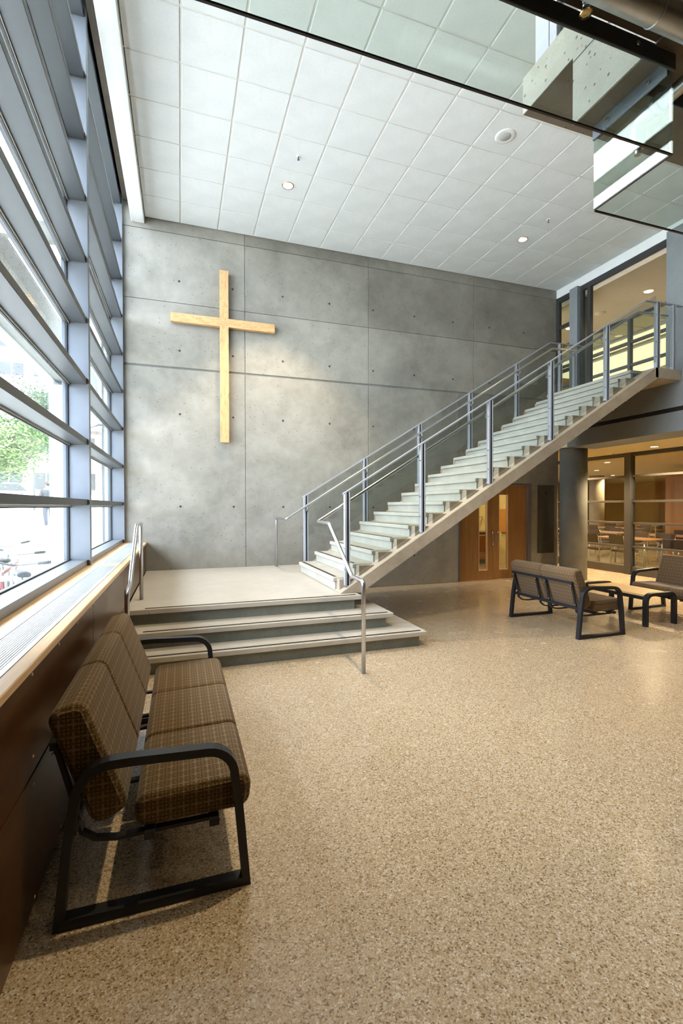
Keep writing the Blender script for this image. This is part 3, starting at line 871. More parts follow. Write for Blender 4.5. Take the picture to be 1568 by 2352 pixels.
b.tube([(1.588, 1.545, 3.645), (1.588, 1.545, 3.622)], 0.003, 6); b.tube([(1.612, 1.545, 3.645), (1.612, 1.545, 3.622)], 0.003, 6)
b.build('deflector', G('brass'), t)

# ================================================================== WOODEN CROSS
cx, cz, hw = 0.733, 4.752, 0.072
t = thing('wooden_cross', 'large plain light oak cross hanging on the concrete wall', 'cross', (cx, 8.42, 2.69))
yf, yk = 8.385, 8.465
g = 0.0008
MB().prism([(cx-hw, 5.645), (cx-hw, cz+hw), (cx, cz+g), (cx+hw, cz+hw), (cx+hw, 5.645)], 'y', yf, yk).build('upper_arm', G('cross_wood'), t)
MB().prism([(cx-hw, 2.692), (cx-hw, cz-hw), (cx, cz-g), (cx+hw, cz-hw), (cx+hw, 2.692)], 'y', yf, yk).build('lower_arm', G('cross_wood'), t)
MB().prism([(-0.137, cz-hw), (cx-hw, cz-hw), (cx-g, cz), (cx-hw, cz+hw), (-0.137, cz+hw)], 'y', yf, yk).build('side_arm', G('cross_wood_h'), t)
MB().prism([(1.609, cz-hw), (cx+hw, cz-hw), (cx+g, cz), (cx+hw, cz+hw), (1.609, cz+hw)], 'y', yf, yk).build('side_arm', G('cross_wood_h'), t)
MB().box(cx-0.03, cx+0.03, yk, YB-0.0005, 4.2, 5.2).build('wall_bracket', G('frame_dark'), t)

# ================================================================== PLATFORM WITH THREE STEPS
t = thing('concrete_platform', 'low concrete platform with three wide steps below the cross', 'platform', (0.8, 6.5, 0))
def wide_step(k, z, y, x1):
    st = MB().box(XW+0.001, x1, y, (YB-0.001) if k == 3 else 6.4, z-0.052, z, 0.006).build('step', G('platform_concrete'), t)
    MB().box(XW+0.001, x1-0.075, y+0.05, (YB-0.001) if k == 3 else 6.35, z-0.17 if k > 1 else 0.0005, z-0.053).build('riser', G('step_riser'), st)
    MB().box(-0.36, x1-0.06, y+0.035, y+0.068, z-0.002, z+0.0035).build('nosing_strip', G('nosing'), st)
wide_step(1, 0.17, 4.725, 2.63)
wide_step(2, 0.34, 5.000, 2.345)
wide_step(3, 0.51, 5.31, 2.065)

# ================================================================== STAIRCASE
SX, SR, TR = 1.828, 0.1625, 0.264
def top_z(k): return 0.5145 + SR*k
def nose_x(k): return SX + TR*(k-1)
t = thing('staircase', 'straight concrete staircase rising right along the wall to the upper floor', 'staircase', (4.4, 6.55, 0.5))
zt = lambda x: 0.684 + 0.6155*(x-2.12)
MB().prism([(1.845, 0.512), (2.125, 0.512), (7.16, 3.608), (7.16, FL2-0.004), (7.125, FL2-0.004)], 'y', 5.47, 7.66).build('sloping_slab', G('tan_concrete'), t)
MB().box(7.10, SLAB_X-0.002, 5.47, 7.66, 3.605, FL2-0.004, 0.004).build('landing', G('tan_concrete'), t)
tread = MB().box(0, TR+0.05, 5.70, 7.53, -0.052, 0, 0.006).mesh('tread', G('tread_concrete'))
strip = MB().box(0.035, 0.072, 5.78, 7.46, -0.002, 0.003).mesh('nosing_strip', G('nosing'))
riser = MB().box(0.032, 0.075, 5.72, 7.51, -SR-0.001, -0.053).mesh('riser', G('tread_concrete'))
body = MB().box(0.05, 0.05+TR+0.03, 5.60, 7.62, -SR-0.05, -0.010, 0.004).mesh('step_block', G('tan_concrete'))
off = ORG[t.name]
for k in range(1, 21):
    p = Vector((nose_x(k), 0, top_z(k))) - off
    if k < 20:
        link('step_block', body, t, p)
    o = link('tread', tread, t, p)
    link('nosing_strip', strip, o, (0, 0, 0))
    link('riser', riser, t, p)

# ================================================================== STAIR GUARDS
PX = [1.965 + 1.055*k for k in range(6)]
def capz(x): return 1.775 + 0.610*(x-1.965)
def guard(label, yp, side, near):
    """side: +1 the handrail is on the +y side of the posts, -1 on the -y side"""
    t = thing('stair_guard', label, 'railing', (3.8, yp, 0.6))
    posts = []
    for k, x in enumerate(PX):
        top = capz(x) if k < 5 else FL2+1.075
        bz = zt(x)-0.006 if k < 5 else FL2-0.004
        if not near and k < 5: bz = top_z(max(1, int((x-SX)/TR)+1))-0.012
        m = MB()
        m.box(x-0.034, x-0.006, yp-0.030, yp+0.030, bz, top-0.014, 0.003)
        m.box(x+0.020, x+0.034, yp-0.030, yp+0.030, bz, top-0.014, 0.002)
        m.box(x-0.034, x+0.034, yp-0.040, yp+0.040, bz, bz+0.012)
        po = m.build('post', G('post_steel'), t)
        MB().box(x-0.006, x+0.020, yp-0.024, yp+0.024, bz+0.012, top-0.014).build('filler', G('gasket'), po)
        for q in (0.18, 0.40, 0.80):
            zz = bz + q*(top-bz)
            MB().cyl((x-0.042, yp-0.018*side, zz), (x-0.034, yp-0.018*side, zz), 0.009, 10).build('bolt', G('chrome'), po)
            MB().cyl((x+0.045, yp-0.018*side, zz), (x+0.034, yp-0.018*side, zz), 0.009, 10).build('bolt', G('chrome'), po)
    posts_x = PX + [7.60]
    m = MB(); x = 7.60
    m.box(x-0.034, x-0.006, yp-0.030, yp+0.030, FL2-0.004, FL2+1.06, 0.003).box(x+0.010, x+0.034, yp-0.030, yp+0.030, FL2-0.004, FL2+1.06, 0.003)
    m.build('post', G('post_steel'), t)
    yg = yp - 0.012*side
    for k in range(5):
        xa, xb = PX[k]+0.045, PX[k+1]-0.045
        za = zt(xa)+0.07 if near else zt(xa)+0.24; zb2 = za + 0.6155*(xb-xa)
        m = MB(); m.prism([(xa, za), (xb, min(zb2, FL2+0.30)), (xb, capz(xb)-0.03), (xa, capz(xa)-0.03)], 'y', yg-0.005, yg+0.005)
        m.build('pane', G('guard_glass'), t)
    MB().box(PX[5]+0.045, 7.555, yg-0.005, yg+0.005, FL2+0.06, FL2+1.03).build('pane', G('guard_glass'), t)
    xe = 6.98
    path = [(PX[0]-0.05, capz(PX[0]-0.05)), (xe, capz(xe)), (PX[5]+0.02, FL2+1.075), (SLAB_X+0.12, FL2+1.075)]
    MB().strip([(a, b-0.007) for a, b in path], 0.055, 0.014, yp).build('cap_rail', G('post_steel'), t)
    yr = yp + 0.095*side
    if near:
        base = [(1.632, 4.15, 0.0), (1.632, 4.15, 0.872), (1.632, 4.47, 0.878), (1.632, 5.24, 1.388), (1.612, yr, 1.392)]
    else:
        base = [(1.622, 8.37, 0.512), (1.622, 8.37, 1.376), (1.610, yr, 1.376)]
    up = [(6.95, yr, 1.392+0.617*(6.95-1.62)), (7.60, yr, 4.70)]
    MB().tube(round_path(base+up, 0.045, 6), 0.0205, 14).build('handrail', G('steel'), t)
    for k in range(5):
        zr_ = 1.392 + 0.617*(PX[k]-1.62)
        MB().tube(round_path([(PX[k], yp+0.030*side, zr_-0.085), (PX[k], yr, zr_-0.085), (PX[k], yr, zr_-0.018)], 0.03, 5), 0.008, 8).box(PX[k]-0.02, PX[k]+0.02, min(yp+0.030*side, yp+0.036*side), max(yp+0.030*side, yp+0.036*side), zr_-0.115, zr_-0.06).build('bracket', G('steel'), t)
    return t
guard('glass and steel stair guard on the near side, handrail running down to the floor', 5.56, 1, True)
guard('glass and steel stair guard on the far side next to the concrete wall', 7.60, -1, False)
MB().tube(round_path([(-0.434, 5.906, 0.5105), (-0.434, 5.906, 1.392), (-0.434, 5.36, 1.392), (-0.434, 4.62, 0.885), (-0.434, 4.36, 0.872), (-0.434, 4.36, 0.0)], 0.055, 6), 0.0205, 14).build(
    'handrail', G('steel'), label='short bent steel handrail at the left end of the steps by the windows', cat='railing')

# ================================================================== BENCHES AND TABLE
def offset_poly(core, rad, n=5):
    N = len(core); out = []
    for i in range(N):
        p0, p, p2 = [Vector(core[j % N]) for j in (i-1, i, i+1)]
        d1 = (p-p0).normalized(); d2 = (p2-p).normalized()
        n1 = Vector((d1.y, -d1.x)); n2 = Vector((d2.y, -d2.x))
        a1 = math.atan2(n1.y, n1.x); a2 = math.atan2(n2.y, n2.x)
        while a2 < a1: a2 += 2*math.pi
        for k in range(n+1):
            a = a1 + (a2-a1)*k/n
            out.append((p.x + rad*math.cos(a), p.y + rad*math.sin(a)))
    return out
def cushion(core, rad, y0, y1, end=0.025):
    """core: counter-clockwise convex (x,z) polygon, puffed by rad; ends rounded"""
    m = MB(); rings = []
    sl = [(0, 0.0), (0.10, 0.44), (0.35, 0.76), (0.7, 0.95), (1.0, 1.0)]
    for (s_, k) in sl: rings.append((y0+end*s_, rad - end*(1-k)))
    for (s_, k) in sl[::-1]: rings.append((y1-end*s_, rad - end*(1-k)))
    vs = []; n = None
    for (y, r) in rings:
        P = offset_poly(core, max(0.004, r)); n = len(P)
        vs += [(p[0], y, p[1]) for p in P]
    fs = []
    for i in range(len(rings)-1):
        for j in range(n):
            fs.append((i*n+j, i*n+(j+1) % n, (i+1)*n+(j+1) % n, (i+1)*n+j))
    m.add(vs, fs, True)
    b = len(m.v)-len(vs)
    m.f.append([b+j for j in range(n)]); m.sm.append(False)
    m.f.append([b+(len(rings)-1)*n+j for j in range(n)][::-1]); m.sm.append(False)
    return m
def make_bench(seats, fab, label, pitch=0.585):
    L = seats*pitch
    t = thing('bench', label, 'bench')
    fr = [(0.0, 0.0175), (0.347, 0.0175), (0.318, 0.35), (0.303, 0.455)] + arc(0.19, 0.472, 0.112, 0, 88, 7) + [(0.05, 0.590), (-0.10, 0.597)] + arc(-0.165, 0.472, 0.125, 92, 168, 6) + [(-0.318, 0.30), (-0.347, 0.0175), (0.0, 0.0175)]
    for s in (-1, 1):
        MB().strip(fr, 0.052, 0.034, s*L/2).build('end_frame', G('bench_black'), t)
    MB().box(-0.05, -0.01, -L/2, L/2, 0.262, 0.290).build('seat_rail', G('bench_black'), t)
    MB().box(0.20, 0.24, -L/2, L/2, 0.262, 0.290).build('seat_rail', G('bench_black'), t)
    MB().box(-0.318, -0.288, -L/2, L/2, 0.335, 0.368).build('back_rail', G('bench_black'), t)
    br = MB().box(-0.388, -0.366, -L/2+0.06, L/2-0.06, 0.645, 0.675).build('back_rail', G('bench_black'), t)
    for k in range(seats):
        y0 = -L/2 + pitch*k; y1 = y0 + pitch
        c = cushion([(-0.035, 0.345), (0.320, 0.345), (0.325, 0.385), (-0.035, 0.372)], 0.052, y0+0.032 if k == 0 else y0+0.003, y1-0.032 if k == seats-1 else y1-0.003, 0.022)
        c.build('seat_cushion', G(fab), t)
        core = [(-0.205, 0.395), (-0.165, 0.415), (-0.298, 0.775), (-0.338, 0.765)]
        c = cushion(core, 0.05, y0+0.032 if k == 0 else y0+0.003, y1-0.032 if k == seats-1 else y1-0.003, 0.022)
        c.build('back_cushion', G(fab), t)
        for yy in (y0+0.085, y1-0.085):
            MB().strip([(-0.292, 0.35), (-0.372, 0.66)], 0.028, 0.016, yy).build('back_bar', G('bench_black'), t)
            MB().ico((-0.312, yy, 0.39), 0.008, 1).build('bolt', G('chrome'), br); MB().ico((-0.380, yy, 0.625), 0.008, 1).build('bolt', G('chrome'), br)
            MB().strip([(-0.300, 0.355), (-0.285, 0.30), (-0.235, 0.262), (-0.16, 0.248), (0.24, 0.252)], 0.030, 0.014, yy).build('seat_bar', G('bench_black'), t)
    return t
b1 = make_bench(3, 'bench_fabric', 'long three-seat patterned bench with black arms against the window wall', 0.577)
b1.location = (-0.095, 2.874, 0)
b2 = make_bench(2, 'bench_fabric_brown', 'two-seat patterned bench seen from behind, beside the low table', 0.60)
b2.location = (4.80, 4.975, 0)
b3 = copy_tree(b2)
b3['label'] = 'patterned bench facing the low table, cut off by the right edge'
b3.location = (6.83, 4.775, 0); b3.rotation_euler = (0, 0, math.pi)
for b in (b2, b3): b['group'] = 'two-seat benches around the low table'

t = thing('coffee_table', 'low table with pale wood top and black tube end frames', 'table', (6.0, 5.03, 0))
uf = [(5.745, 0.0), (5.745, 0.30)] + [(5.745+0.095-0.095*math.cos(math.radians(a)), 0.32+0.095*math.sin(math.radians(a))) for a in range(0, 91, 15)] + [(6.165-0.0+0.095*math.sin(math.radians(a)), 0.32+0.095*math.cos(math.radians(a))) for a in range(0, 91, 15)] + [(6.26, 0.30), (6.26, 0.0)]
for yy in (4.545, 5.515):
    MB().strip(uf, 0.062, 0.040, yy).build('end_frame', G('bench_black'), t)
MB().box(5.755, 6.25, 4.585, 5.475, 0.385, 0.412, 0.004).build('table_top', G('table_wood'), t)
for xx in (5.80, 6.20):
    MB().box(xx-0.018, xx+0.018, 4.57, 5.49, 0.335, 0.384).build('side_rail', G('bench_black'), t)

# ================================================================== PLAQUE BY THE DOORS
t = thing('wall_plaque', 'dark engraved plaque panel on the wall right of the doors', 'plaque', (7.70, YB, 0.5))
MB().box(7.475, 7.935, YB-0.012, YB-0.001, 0.53, 2.04, 0.003).build('panel', G('plaque'), t)
MB().box(7.490, 7.497, YB-0.014, YB-0.0121, 0.60, 1.97).build('edge_line', G('plaque_mark'), t)
b = MB(); b.cyl((7.70, YB-0.0135, 1.86), (7.70, YB-0.0121, 1.86), 0.040, 20); b.build('emblem', G('plaque_mark'), t)
b = MB()
for i in range(18):
    w = 0.10 + 0.05*random.random(); z = 1.70 - 0.052*i
    b.box(7.70-w/2, 7.70+w/2, YB-0.0132, YB-0.0121, z-0.007, z+0.007)
b.build('engraved_lines', G('plaque_mark'), t, kind='stuff')

# ================================================================== DINING HALL AND SERVERY
def make_chair(label):
    t = thing('dining_chair', label, 'chair')
    cushion([(-0.18, 0.44), (0.18, 0.44), (0.18, 0.455), (-0.18, 0.455)], 0.022, -0.22, 0.22, 0.02).build('seat', G('plum_fabric'), t)
    cushion([(-0.245, 0.60), (-0.235, 0.60), (-0.265, 0.83), (-0.275, 0.83)], 0.018, -0.22, 0.22, 0.016).build('backrest', G('plum_fabric'), t)
    for s in (-1, 1):
        MB().tube(round_path([(0.20, s*0.215, 0.0), (0.18, s*0.215, 0.42), (-0.20, s*0.215, 0.42)], 0.05), 0.011, 8).build('front_leg', G('chrome'), t)
        MB().tube(round_path([(-0.26, s*0.215, 0.0), (-0.20, s*0.215, 0.42), (-0.275, s*0.215, 0.84)], 0.05), 0.011, 8).build('rear_leg', G('chrome'), t)
    return t
def make_table(label, lx=1.5, ly=0.75):
    t = thing('dining_table', label, 'table')
    MB().box(-lx/2, lx/2, -ly/2, ly/2, 0.715, 0.745, 0.004).build('table_top', G('laminate'), t)
    for sx in (-1, 1):
        for sy in (-1, 1):
            MB().cyl((sx*(lx/2-0.08), sy*(ly/2-0.08), 0), (sx*(lx/2-0.08), sy*(ly/2-0.08), 0.715), 0.02, 10).build('leg', G('galv'), t)
    return t
tabs = [(11.15, 9.30), (11.0, 7.0), (12.9, 11.6), (13.2, 9.6), (13.0, 7.2), (15.8, 13.6), (13.2, 14.0), (18.6, 15.2), (16.6, 16.8)]
tlab = ['dining table nearest the glass, left of the mullion', 'dining table nearest the glass, right of the mullion', 'dining table in the second row behind the plum chair', 'dining table in the second row, middle', 'dining table in the second row, far right',
        'dining table in the third row beyond the partition', 'dining table in the third row on the left', 'dining table at the back of the dining hall, right', 'dining table at the back of the dining hall, left']
tshort = ['left-of-mullion', 'right-of-mullion', 'left second-row', 'middle second-row', 'right second-row', 'right third-row', 'left third-row', 'right back-row', 'left back-row']
tp = make_table(tlab[0]); cp = make_chair('plum upholstered chair at a dining table behind the glass')
first = True
for i, (x, y) in enumerate(tabs):
    o = tp if i == 0 else copy_tree(tp)
    o.location = (x, y, 0); o.rotation_euler = (0, 0, math.radians(90 if i != 9 else 0)); o['label'] = tlab[i]; o['group'] = 'dining hall tables'
    for (dx, dy, a) in ((-0.62, 0.38, 0), (-0.62, -0.38, 0), (0.62, 0.38, 180), (0.62, -0.38, 180)):
        c = cp if first else copy_tree(cp)
        first = False
        c.location = (x+dx+random.uniform(-.03, .03), y+dy, 0)
        c.rotation_euler = (0, 0, math.radians(a + random.uniform(-6, 6)))
        c['label'] = 'plum chair at the %s %s corner of the %s dining table' % ('near' if dx < 0 else 'far', 'left' if dy > 0 else 'right', tshort[i]); c['group'] = 'dining hall chairs'
cm = MB(); cm.lathe([(0.0, 0), (0.28, 0), (0.28, SOFF), (0, SOFF)], (16.2, 15.0, 0), 32)
cm.build('column_dining', G('tan_concrete'), kind=S)
# servery counter seen through the door lights
t = thing('serving_counter', 'wooden serving counter with steel top behind the doors', 'counter', (5.9, 11.3, 0))
for i in range(5):
    MB().box(3.8+0.85*i+0.01, 3.8+0.85*(i+1)-0.01, 11.0, 11.02, 0.12, 0.86, 0.003).build('front_panel', G('cabinet_wood'), t)
MB().box(3.8, 8.05, 11.02, 11.7, 0.0, 0.86).build('carcass', G('frame_dark'), t)
MB().box(3.75, 8.05, 10.95, 11.72, 0.86, 0.90, 0.005).build('worktop', G('steel'), t)
MB().box(3.75, 8.05, 10.75, 10.95, 0.78, 0.80, 0.003).build('tray_rail', G('steel'), t)
MB().box(3.8, 8.05, 11.3, 11.34, 1.25, 1.28).build('shelf', G('steel'), t)
for xx in (4.6, 5.6, 6.6, 7.6): MB().cyl((xx, 11.32, 0.9), (xx, 11.32, 1.25), 0.012, 8).build('shelf_post', G('chrome'), t)
MB().box(8.0, 8.05, 10.0, 10.5, 0.9, 1.5).build('notice_board', G('orange_wall'), label='small notice board on the servery wall', cat='board')
# ================================================================== OUTSIDE
def ground_z(y):
    if y < 9: return 0.0
    if y < 20: return 0.75*(y-9)/11
    return 0.75 + (y-20)*0.062
gm = MB(); ysl = [-30, -10, 0, 9, 12, 15, 18, 20, 26, 34, 44, 60, 90]
for a, b in zip(ysl[:-1], ysl[1:]):
    za, zb_ = ground_z(a), ground_z(b)
    gm.add([(-60, a, za), (-1.12, a, za), (-1.12, b, zb_), (-60, b, zb_)], [(0, 1, 2, 3)])
    if a >= 9: gm.add([(-1.12, a, za), (12, a, za), (12, b, zb_), (-1.12, b, zb_)], [(0, 1, 2, 3)]) if a >= 26 else None
gm.build('pavement', G('pavement'), kind=S)
MB().box(-1.16, -1.0, YB-0.02, 22, 0, 7.0).build('wall_outer', G('ext_white'), kind=S)

# concrete overhang along the facade and the post that carries it
t = thing('concrete_canopy', 'concrete canopy running outside along the windows', 'canopy', (-2.3, 10, 4.4))
MB().box(-2.62, -1.98, 2.0, 13.2, 4.38, 4.75, 0.01).build('slab', G('dark_concrete'), t)
MB().box(-2.74, -2.62, 2.0, 13.2, 4.28, 4.80, 0.01).build('edge_beam', G('ext_white'), t)
MB().box(-1.98, -1.90, 2.0, 13.2, 4.34, 4.75, 0.01).build('inner_edge', G('mezz_concrete'), t)
for y in (3.5, 6.0, 11.0): MB().box(-1.90, -1.16, y-0.05, y+0.05, 4.5, 4.7).build('tie_beam', G('mezz_concrete'), t)
MB().box(-2.72, -2.42, 11.9, 12.4, ground_z(11.9)-0.05, 4.28, 0.01).build('outer_post', G('ext_white'), label='white outer post under the concrete canopy', cat='post')
downlight('small warm lamp under the outer concrete canopy', -2.25, 8.9, 4.370, 0.07, 12, WARM, lens='sun_lamp_glow')

def tree(label, x, y, h, r, leafmat, n, spread=1.0, low=0.45):
    z0 = ground_z(y)
    t = thing('tree', label, 'tree', (x, y, z0), 'street trees')
    rnd = random.Random(int(x*100+y*10))
    b = MB(); tops = []
    b.tube([(x, y, z0-0.1), (x+0.05, y, z0+h*0.25), (x-0.03, y+0.05, z0+h*low)], 0.12, 8, rs=[0.13, 0.10, 0.08])
    b.build('trunk', G('bark'), t)
    for i in range(7):
        a = rnd.uniform(0, 6.28); rr = r*rnd.uniform(0.4, 0.9)
        e = Vector((x+rr*math.cos(a), y+rr*math.sin(a), z0+h*rnd.uniform(0.6, 0.95)))
        s = Vector((x-0.03, y+0.05, z0+h*low))
        MB().tube([s, (s+e)/2+Vector((0, 0, 0.1*h)), e], 0.03, 6, rs=[0.05, 0.035, 0.012]).build('branch', G('bark'), t)
        tops.append(e); tops.append((s+e)/2)
    lv = MB()
    for i in range(n):
        c = rnd.choice(tops)
        d = Vector((rnd.gauss(0, 1), rnd.gauss(0, 1), rnd.gauss(0, 0.7)))*r*0.28
        p = c + d
        u = Vector((rnd.uniform(-1, 1), rnd.uniform(-1, 1), rnd.uniform(-0.6, 0.6))).normalized()
        w = u.orthogonal().normalized(); s_ = rnd.uniform(0.035, 0.065)*spread
        lv.add([p-u*s_, p+w*s_*0.5, p+u*s_, p-w*s_*0.5], [(0, 1, 2, 3)])
    lv.build('foliage', G(leafmat), t, kind='stuff')
tree('pale green street tree with thin trunk left outside the window', -5.6, 17.0, 4.2, 1.5, 'leaf_light', 15000)
tree('second pale tree farther along the street outside', -9.4, 22.0, 4.6, 1.6, 'leaf_light', 12000)
tree('dark green tree hanging over the far pavement outside', -5.2, 24.5, 6.2, 1.6, 'leaf_dark', 15000)

def building(label, x0, x1, y0, y1, z0, z1, wallm, rows, cols, face):
    t = thing('building', label, 'building', ((x0+x1)/2, (y0+y1)/2, z0))
    MB().box(x0, x1, y0, y1, z0, z1).build('walls', G(wallm), t)
    MB().box(x0-0.3, x1+0.3, y0-0.3, y1+0.3, z1, z1+0.4).build('parapet', G('ext_white'), t)
    hh = (z1-z0)/rows; ww = (x1-x0)/cols
    for i in range(rows):
        for j in range(cols):
            xa = x0+ww*j+ww*0.15; za = z0+hh*i+hh*0.35
            f = MB().box(xa, xa+ww*0.7, y0-0.06, y0+0.1, za, za+hh*0.45).build('window', G('ext_window'), t)
            MB().box(xa+ww*0.33, xa+ww*0.37, y0-0.09, y0-0.06, za, za+hh*0.45).build('glazing_bar', G('ext_white'), f)
    return t
building('pinkish office building with strip windows across the street', -26, -7.5, 52, 64, 2.0, 9.0, 'ext_pink', 2, 6, 'y')
building('tall white building with red band farther down the street', -44, -14.5, 70, 82, 3.0, 24, 'ext_white', 6, 8, 'y')
MB().box(-14.0, -12.6, 69.6, 70.6, 3.0, 17.0).box(-13.9, -12.7, 69.4, 69.6, 12, 17).build('red_tower', G('ext_red'), label='narrow red stair tower seen between the trees', cat='tower')

def lamp_post(label, x, y, h):
    z = ground_z(y)
    t = thing('street_lamp', label, 'street lamp', (x, y, z), 'street lamps')
    MB().tube(round_path([(x, y, z-0.05), (x, y, z+h), (x+0.9, y, z+h+0.35)], 0.4, 6), 0.05, 10).build('pole', G('mullion_dark'), t)
    MB().box(x+0.75, x+1.15, y-0.09, y+0.09, z+h+0.28, z+h+0.38, 0.02).build('lamp_head', G('mullion_dark'), t)
    MB().box(x-0.16, x+0.16, y-0.07, y-0.05, z+2.3, z+2.55).build('sign_plate', G('galv'), t)
lamp_post('street lamp with curved arm nearer the window', -5.0, 28.5, 4.4)
lamp_post('plain street lamp behind the pale tree', -7.6, 30.0, 4.4)

# parked cars
def car(label, x, y, m):
    z = ground_z(y)
    t = thing('car', label, 'car', (x, y, z), 'parked cars')
    prof = [(-2.1, 0.35), (2.1, 0.35), (2.15, 0.75), (1.35, 0.92), (0.75, 1.42), (-1.1, 1.45), (-1.85, 0.98), (-2.15, 0.9)]
    MB().prism([(x+a, z+b) for a, b in prof], 'y', y-0.85, y+0.85).build('body', G(m), t)
    MB().prism([(x+a, z+b) for a, b in [(1.15, 0.95), (0.70, 1.36), (-1.0, 1.38), (-1.55, 0.98)]], 'y', y-0.86, y+0.86).build('side_glass', G('ext_window'), t)
    for sx in (-1.3, 1.35):
        for sy in (-0.80, 0.80):
            MB().cyl((x+sx, y+sy-0.1, z+0.32), (x+sx, y+sy+0.1, z+0.32), 0.32, 20).build('wheel', G('tyre'), t)
car('white parked car across the street', -9.6, 33.0, 'car_white')
car('teal parked car across the street', -14.6, 34.0, 'car_teal')

# bicycles and racks
def bicycle(label, x, y, rz, m, lean=6):
    t = thing('bicycle', label, 'bicycle', (0, 0, 0), 'bicycles outside the window')
    def wheel(cx_):
        w = MB(); R = 0.34
        w.tube([(cx_+R*math.cos(2*math.pi*i/32), 0, R+R*math.sin(2*math.pi*i/32)) for i in range(32)], 0.018, 8, closed=True)
        o = w.build('wheel', G('tyre'), t)
        s = MB()
        for i in range(14):
            a = 2*math.pi*i/14
            s.tube([(cx_, 0, R), (cx_+(R-0.015)*math.cos(a), 0, R+(R-0.015)*math.sin(a))], 0.0025, 5)
        s.cyl((cx_, -0.04, R), (cx_, 0.04, R), 0.022, 10)
        s.build('spokes', G('chrome'), o, kind='stuff')
    wheel(-0.50); wheel(0.52)
    f = MB()
    BB, HT, ST, RA = (-0.08, 0, 0.29), (0.36, 0, 0.82), (-0.22, 0, 0.80), (-0.50, 0, 0.34)
    for a, b in ((BB, HT), (ST, (0.35, 0, 0.86)), (BB, ST)): f.tube([a, b], 0.019, 10)
    for s in (-0.045, 0.045):
        f.tube([BB, (RA[0], s, RA[2])], 0.010, 8); f.tube([ST, (RA[0], s, RA[2])], 0.010, 8)
    f.build('frame', G(m), t)
    k = MB(); k.tube([(0.34, 0, 0.92), (0.38, 0, 0.72)], 0.018, 10)
    for s in (-0.05, 0.05): k.tube([(0.385, s*0.8, 0.72), (0.44, s, 0.52), (0.52, s, 0.34)], 0.012, 8)
    k.build('fork', G('bike_grey'), t)
    MB().tube(round_path([(0.30, -0.30, 1.02), (0.33, -0.16, 1.0), (0.35, 0, 0.97), (0.33, 0.16, 1.0), (0.30, 0.30, 1.02)], 0.05), 0.013, 8).build('handlebar', G('bike_grey'), t)
    for s in (-1, 1): MB().tube([(0.31, s*0.20, 1.005), (0.297, s*0.32, 1.022)], 0.018, 10).build('grip', G('tyre'), t)
    sd = MB(); sd.tube([(-0.22, 0, 0.80), (-0.245, 0, 0.93)], 0.013, 8); sd.build('seat_post', G('chrome'), t)
    cushion([(-0.36, 0.945), (-0.13, 0.945), (-0.13, 0.955), (-0.36, 0.96)], 0.018, -0.055, 0.055, 0.02).build('saddle', G('tyre'), t)
    c = MB(); c.lathe([(0.0, -0.006), (0.09, -0.006), (0.09, 0.006), (0, 0.006)], (0, 0, 0), 20)
    o = c.build('chain_ring', G('chrome'), t); o.rotation_euler = (math.radians(90), 0, 0); o.location = (-0.08, 0.055, 0.29)
    MB().tube([(-0.08, 0.07, 0.29), (-0.02, 0.07, 0.13), (-0.02, 0.14, 0.13)], 0.008, 6).build('crank', G('chrome'), t)
    t.location = (x, y, ground_z(y)); t.rotation_euler = (math.radians(lean), 0, math.radians(rz))
    return t
bicycle('grey bicycle nearest the window with straight black grips', -1.62, 5.45, 112, 'bike_grey')
bicycle('red bicycle leaning on the rack outside', -2.05, 6.75, 92, 'bike_red', 4)
bicycle('grey bicycle farthest along the rack outside', -2.45, 8.3, 95, 'bike_grey', -5)
def rack(label, x, y, w, h):
    t = thing('bike_rack', label, 'bike rack', (x, y, ground_z(y)), 'bike racks')
    z = ground_z(y)
    MB().tube(round_path([(x-w/2, y, z-0.02), (x-w/2, y, z+h), (x+w/2, y, z+h), (x+w/2, y, z-0.02)], 0.22, 8), 0.030, 12).build('loop', G('galv'), t)
    for s in (-0.2, 0.2): MB().tube([(x+s*w, y, z+h), (x+s*w*1.5, y+0.1, z+0.3)], 0.012, 8).build('brace', G('galv'), t)
rack('near tubular bike rack loop outside the window', -1.95, 6.05, 0.9, 0.80)
rack('second tubular bike rack loop outside the window', -2.5, 7.55, 0.7, 0.80)
rack('far tubular bike rack by the outer post', -3.0, 11.6, 1.5, 0.82)

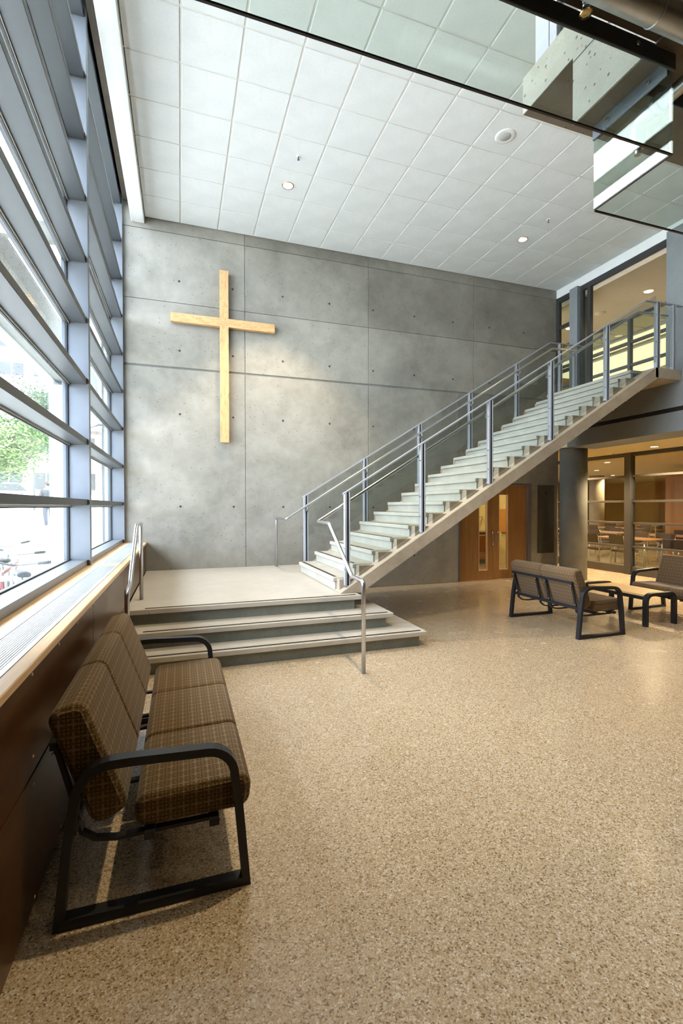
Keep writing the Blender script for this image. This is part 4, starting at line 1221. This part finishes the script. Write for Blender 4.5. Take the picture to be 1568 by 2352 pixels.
# a person walking on the far pavement
def person(x, y):
    z = ground_z(y)
    t = thing('person', 'person in dark jacket and striped dark trousers walking outside', 'person', (x, y, z))
    def skin(name, m, verts, edges, rad):
        me = bpy.data.meshes.new(name); me.from_pydata([Vector(v) for v in verts], edges, [])
        o = bpy.data.objects.new(name, me); COL.objects.link(o); o.parent = t
        o.modifiers.new('skin', 'SKIN'); o.modifiers.new('sub', 'SUBSURF').levels = 1
        o.modifiers['sub'].render_levels = 1
        for sv, r in zip(me.skin_vertices[0].data, rad): sv.radius = (r, r)
        me.skin_vertices[0].data[0].use_root = True
        me.materials.append(G(m)); return o
    V = [(0,0,.95),(0,0,1.12),(0,0,1.36),(0,0.0,1.50),(0,.01,1.60),(0,.02,1.70),(.19,0,1.42),(.25,-.03,1.15),(.24,.06,.92),(.24,.09,.82),(-.19,0,1.42),(-.25,.03,1.15),(-.24,.08,.92),(-.24,.11,.82),(.10,0,.88),(.11,.08,.50),(.11,0,.09),(.12,.14,.04),(-.10,0,.88),(-.11,-.05,.50),(-.11,-.22,.12),(-.12,-.10,.04)]
    Eg = [(0,1),(1,2),(2,3),(3,4),(4,5),(2,6),(6,7),(7,8),(8,9),(2,10),(10,11),(11,12),(12,13),(0,14),(14,15),(15,16),(16,17),(0,18),(18,19),(19,20),(20,21)]
    R_ = [.14,.13,.15,.06,.09,.085,.07,.05,.04,.04,.07,.05,.04,.04,.09,.065,.045,.04,.09,.065,.045,.04]
    skin('body', 'skin', V, Eg, R_)
    skin('jacket', 'jacket', V[:3]+V[6:9]+V[10:13], [(0,1),(1,2),(2,3),(3,4),(4,5),(2,6),(6,7),(7,8)], [.165,.16,.175,.09,.07,.06,.09,.07,.06])
    skin('trousers', 'trousers', [V[0], V[14], V[15], V[16], V[18], V[19], V[20]], [(0,1),(1,2),(2,3),(0,4),(4,5),(5,6)], [.155,.11,.085,.065,.11,.085,.065])
    h = MB(); h.ico((x, y-0.01, z+1.69), 0.105, 2, (0.95, 1.05, 1.05)); h.build('hair', G('hair'), t)
    t.rotation_euler = (0, 0, math.radians(25))
person(-4.62, 20.0)
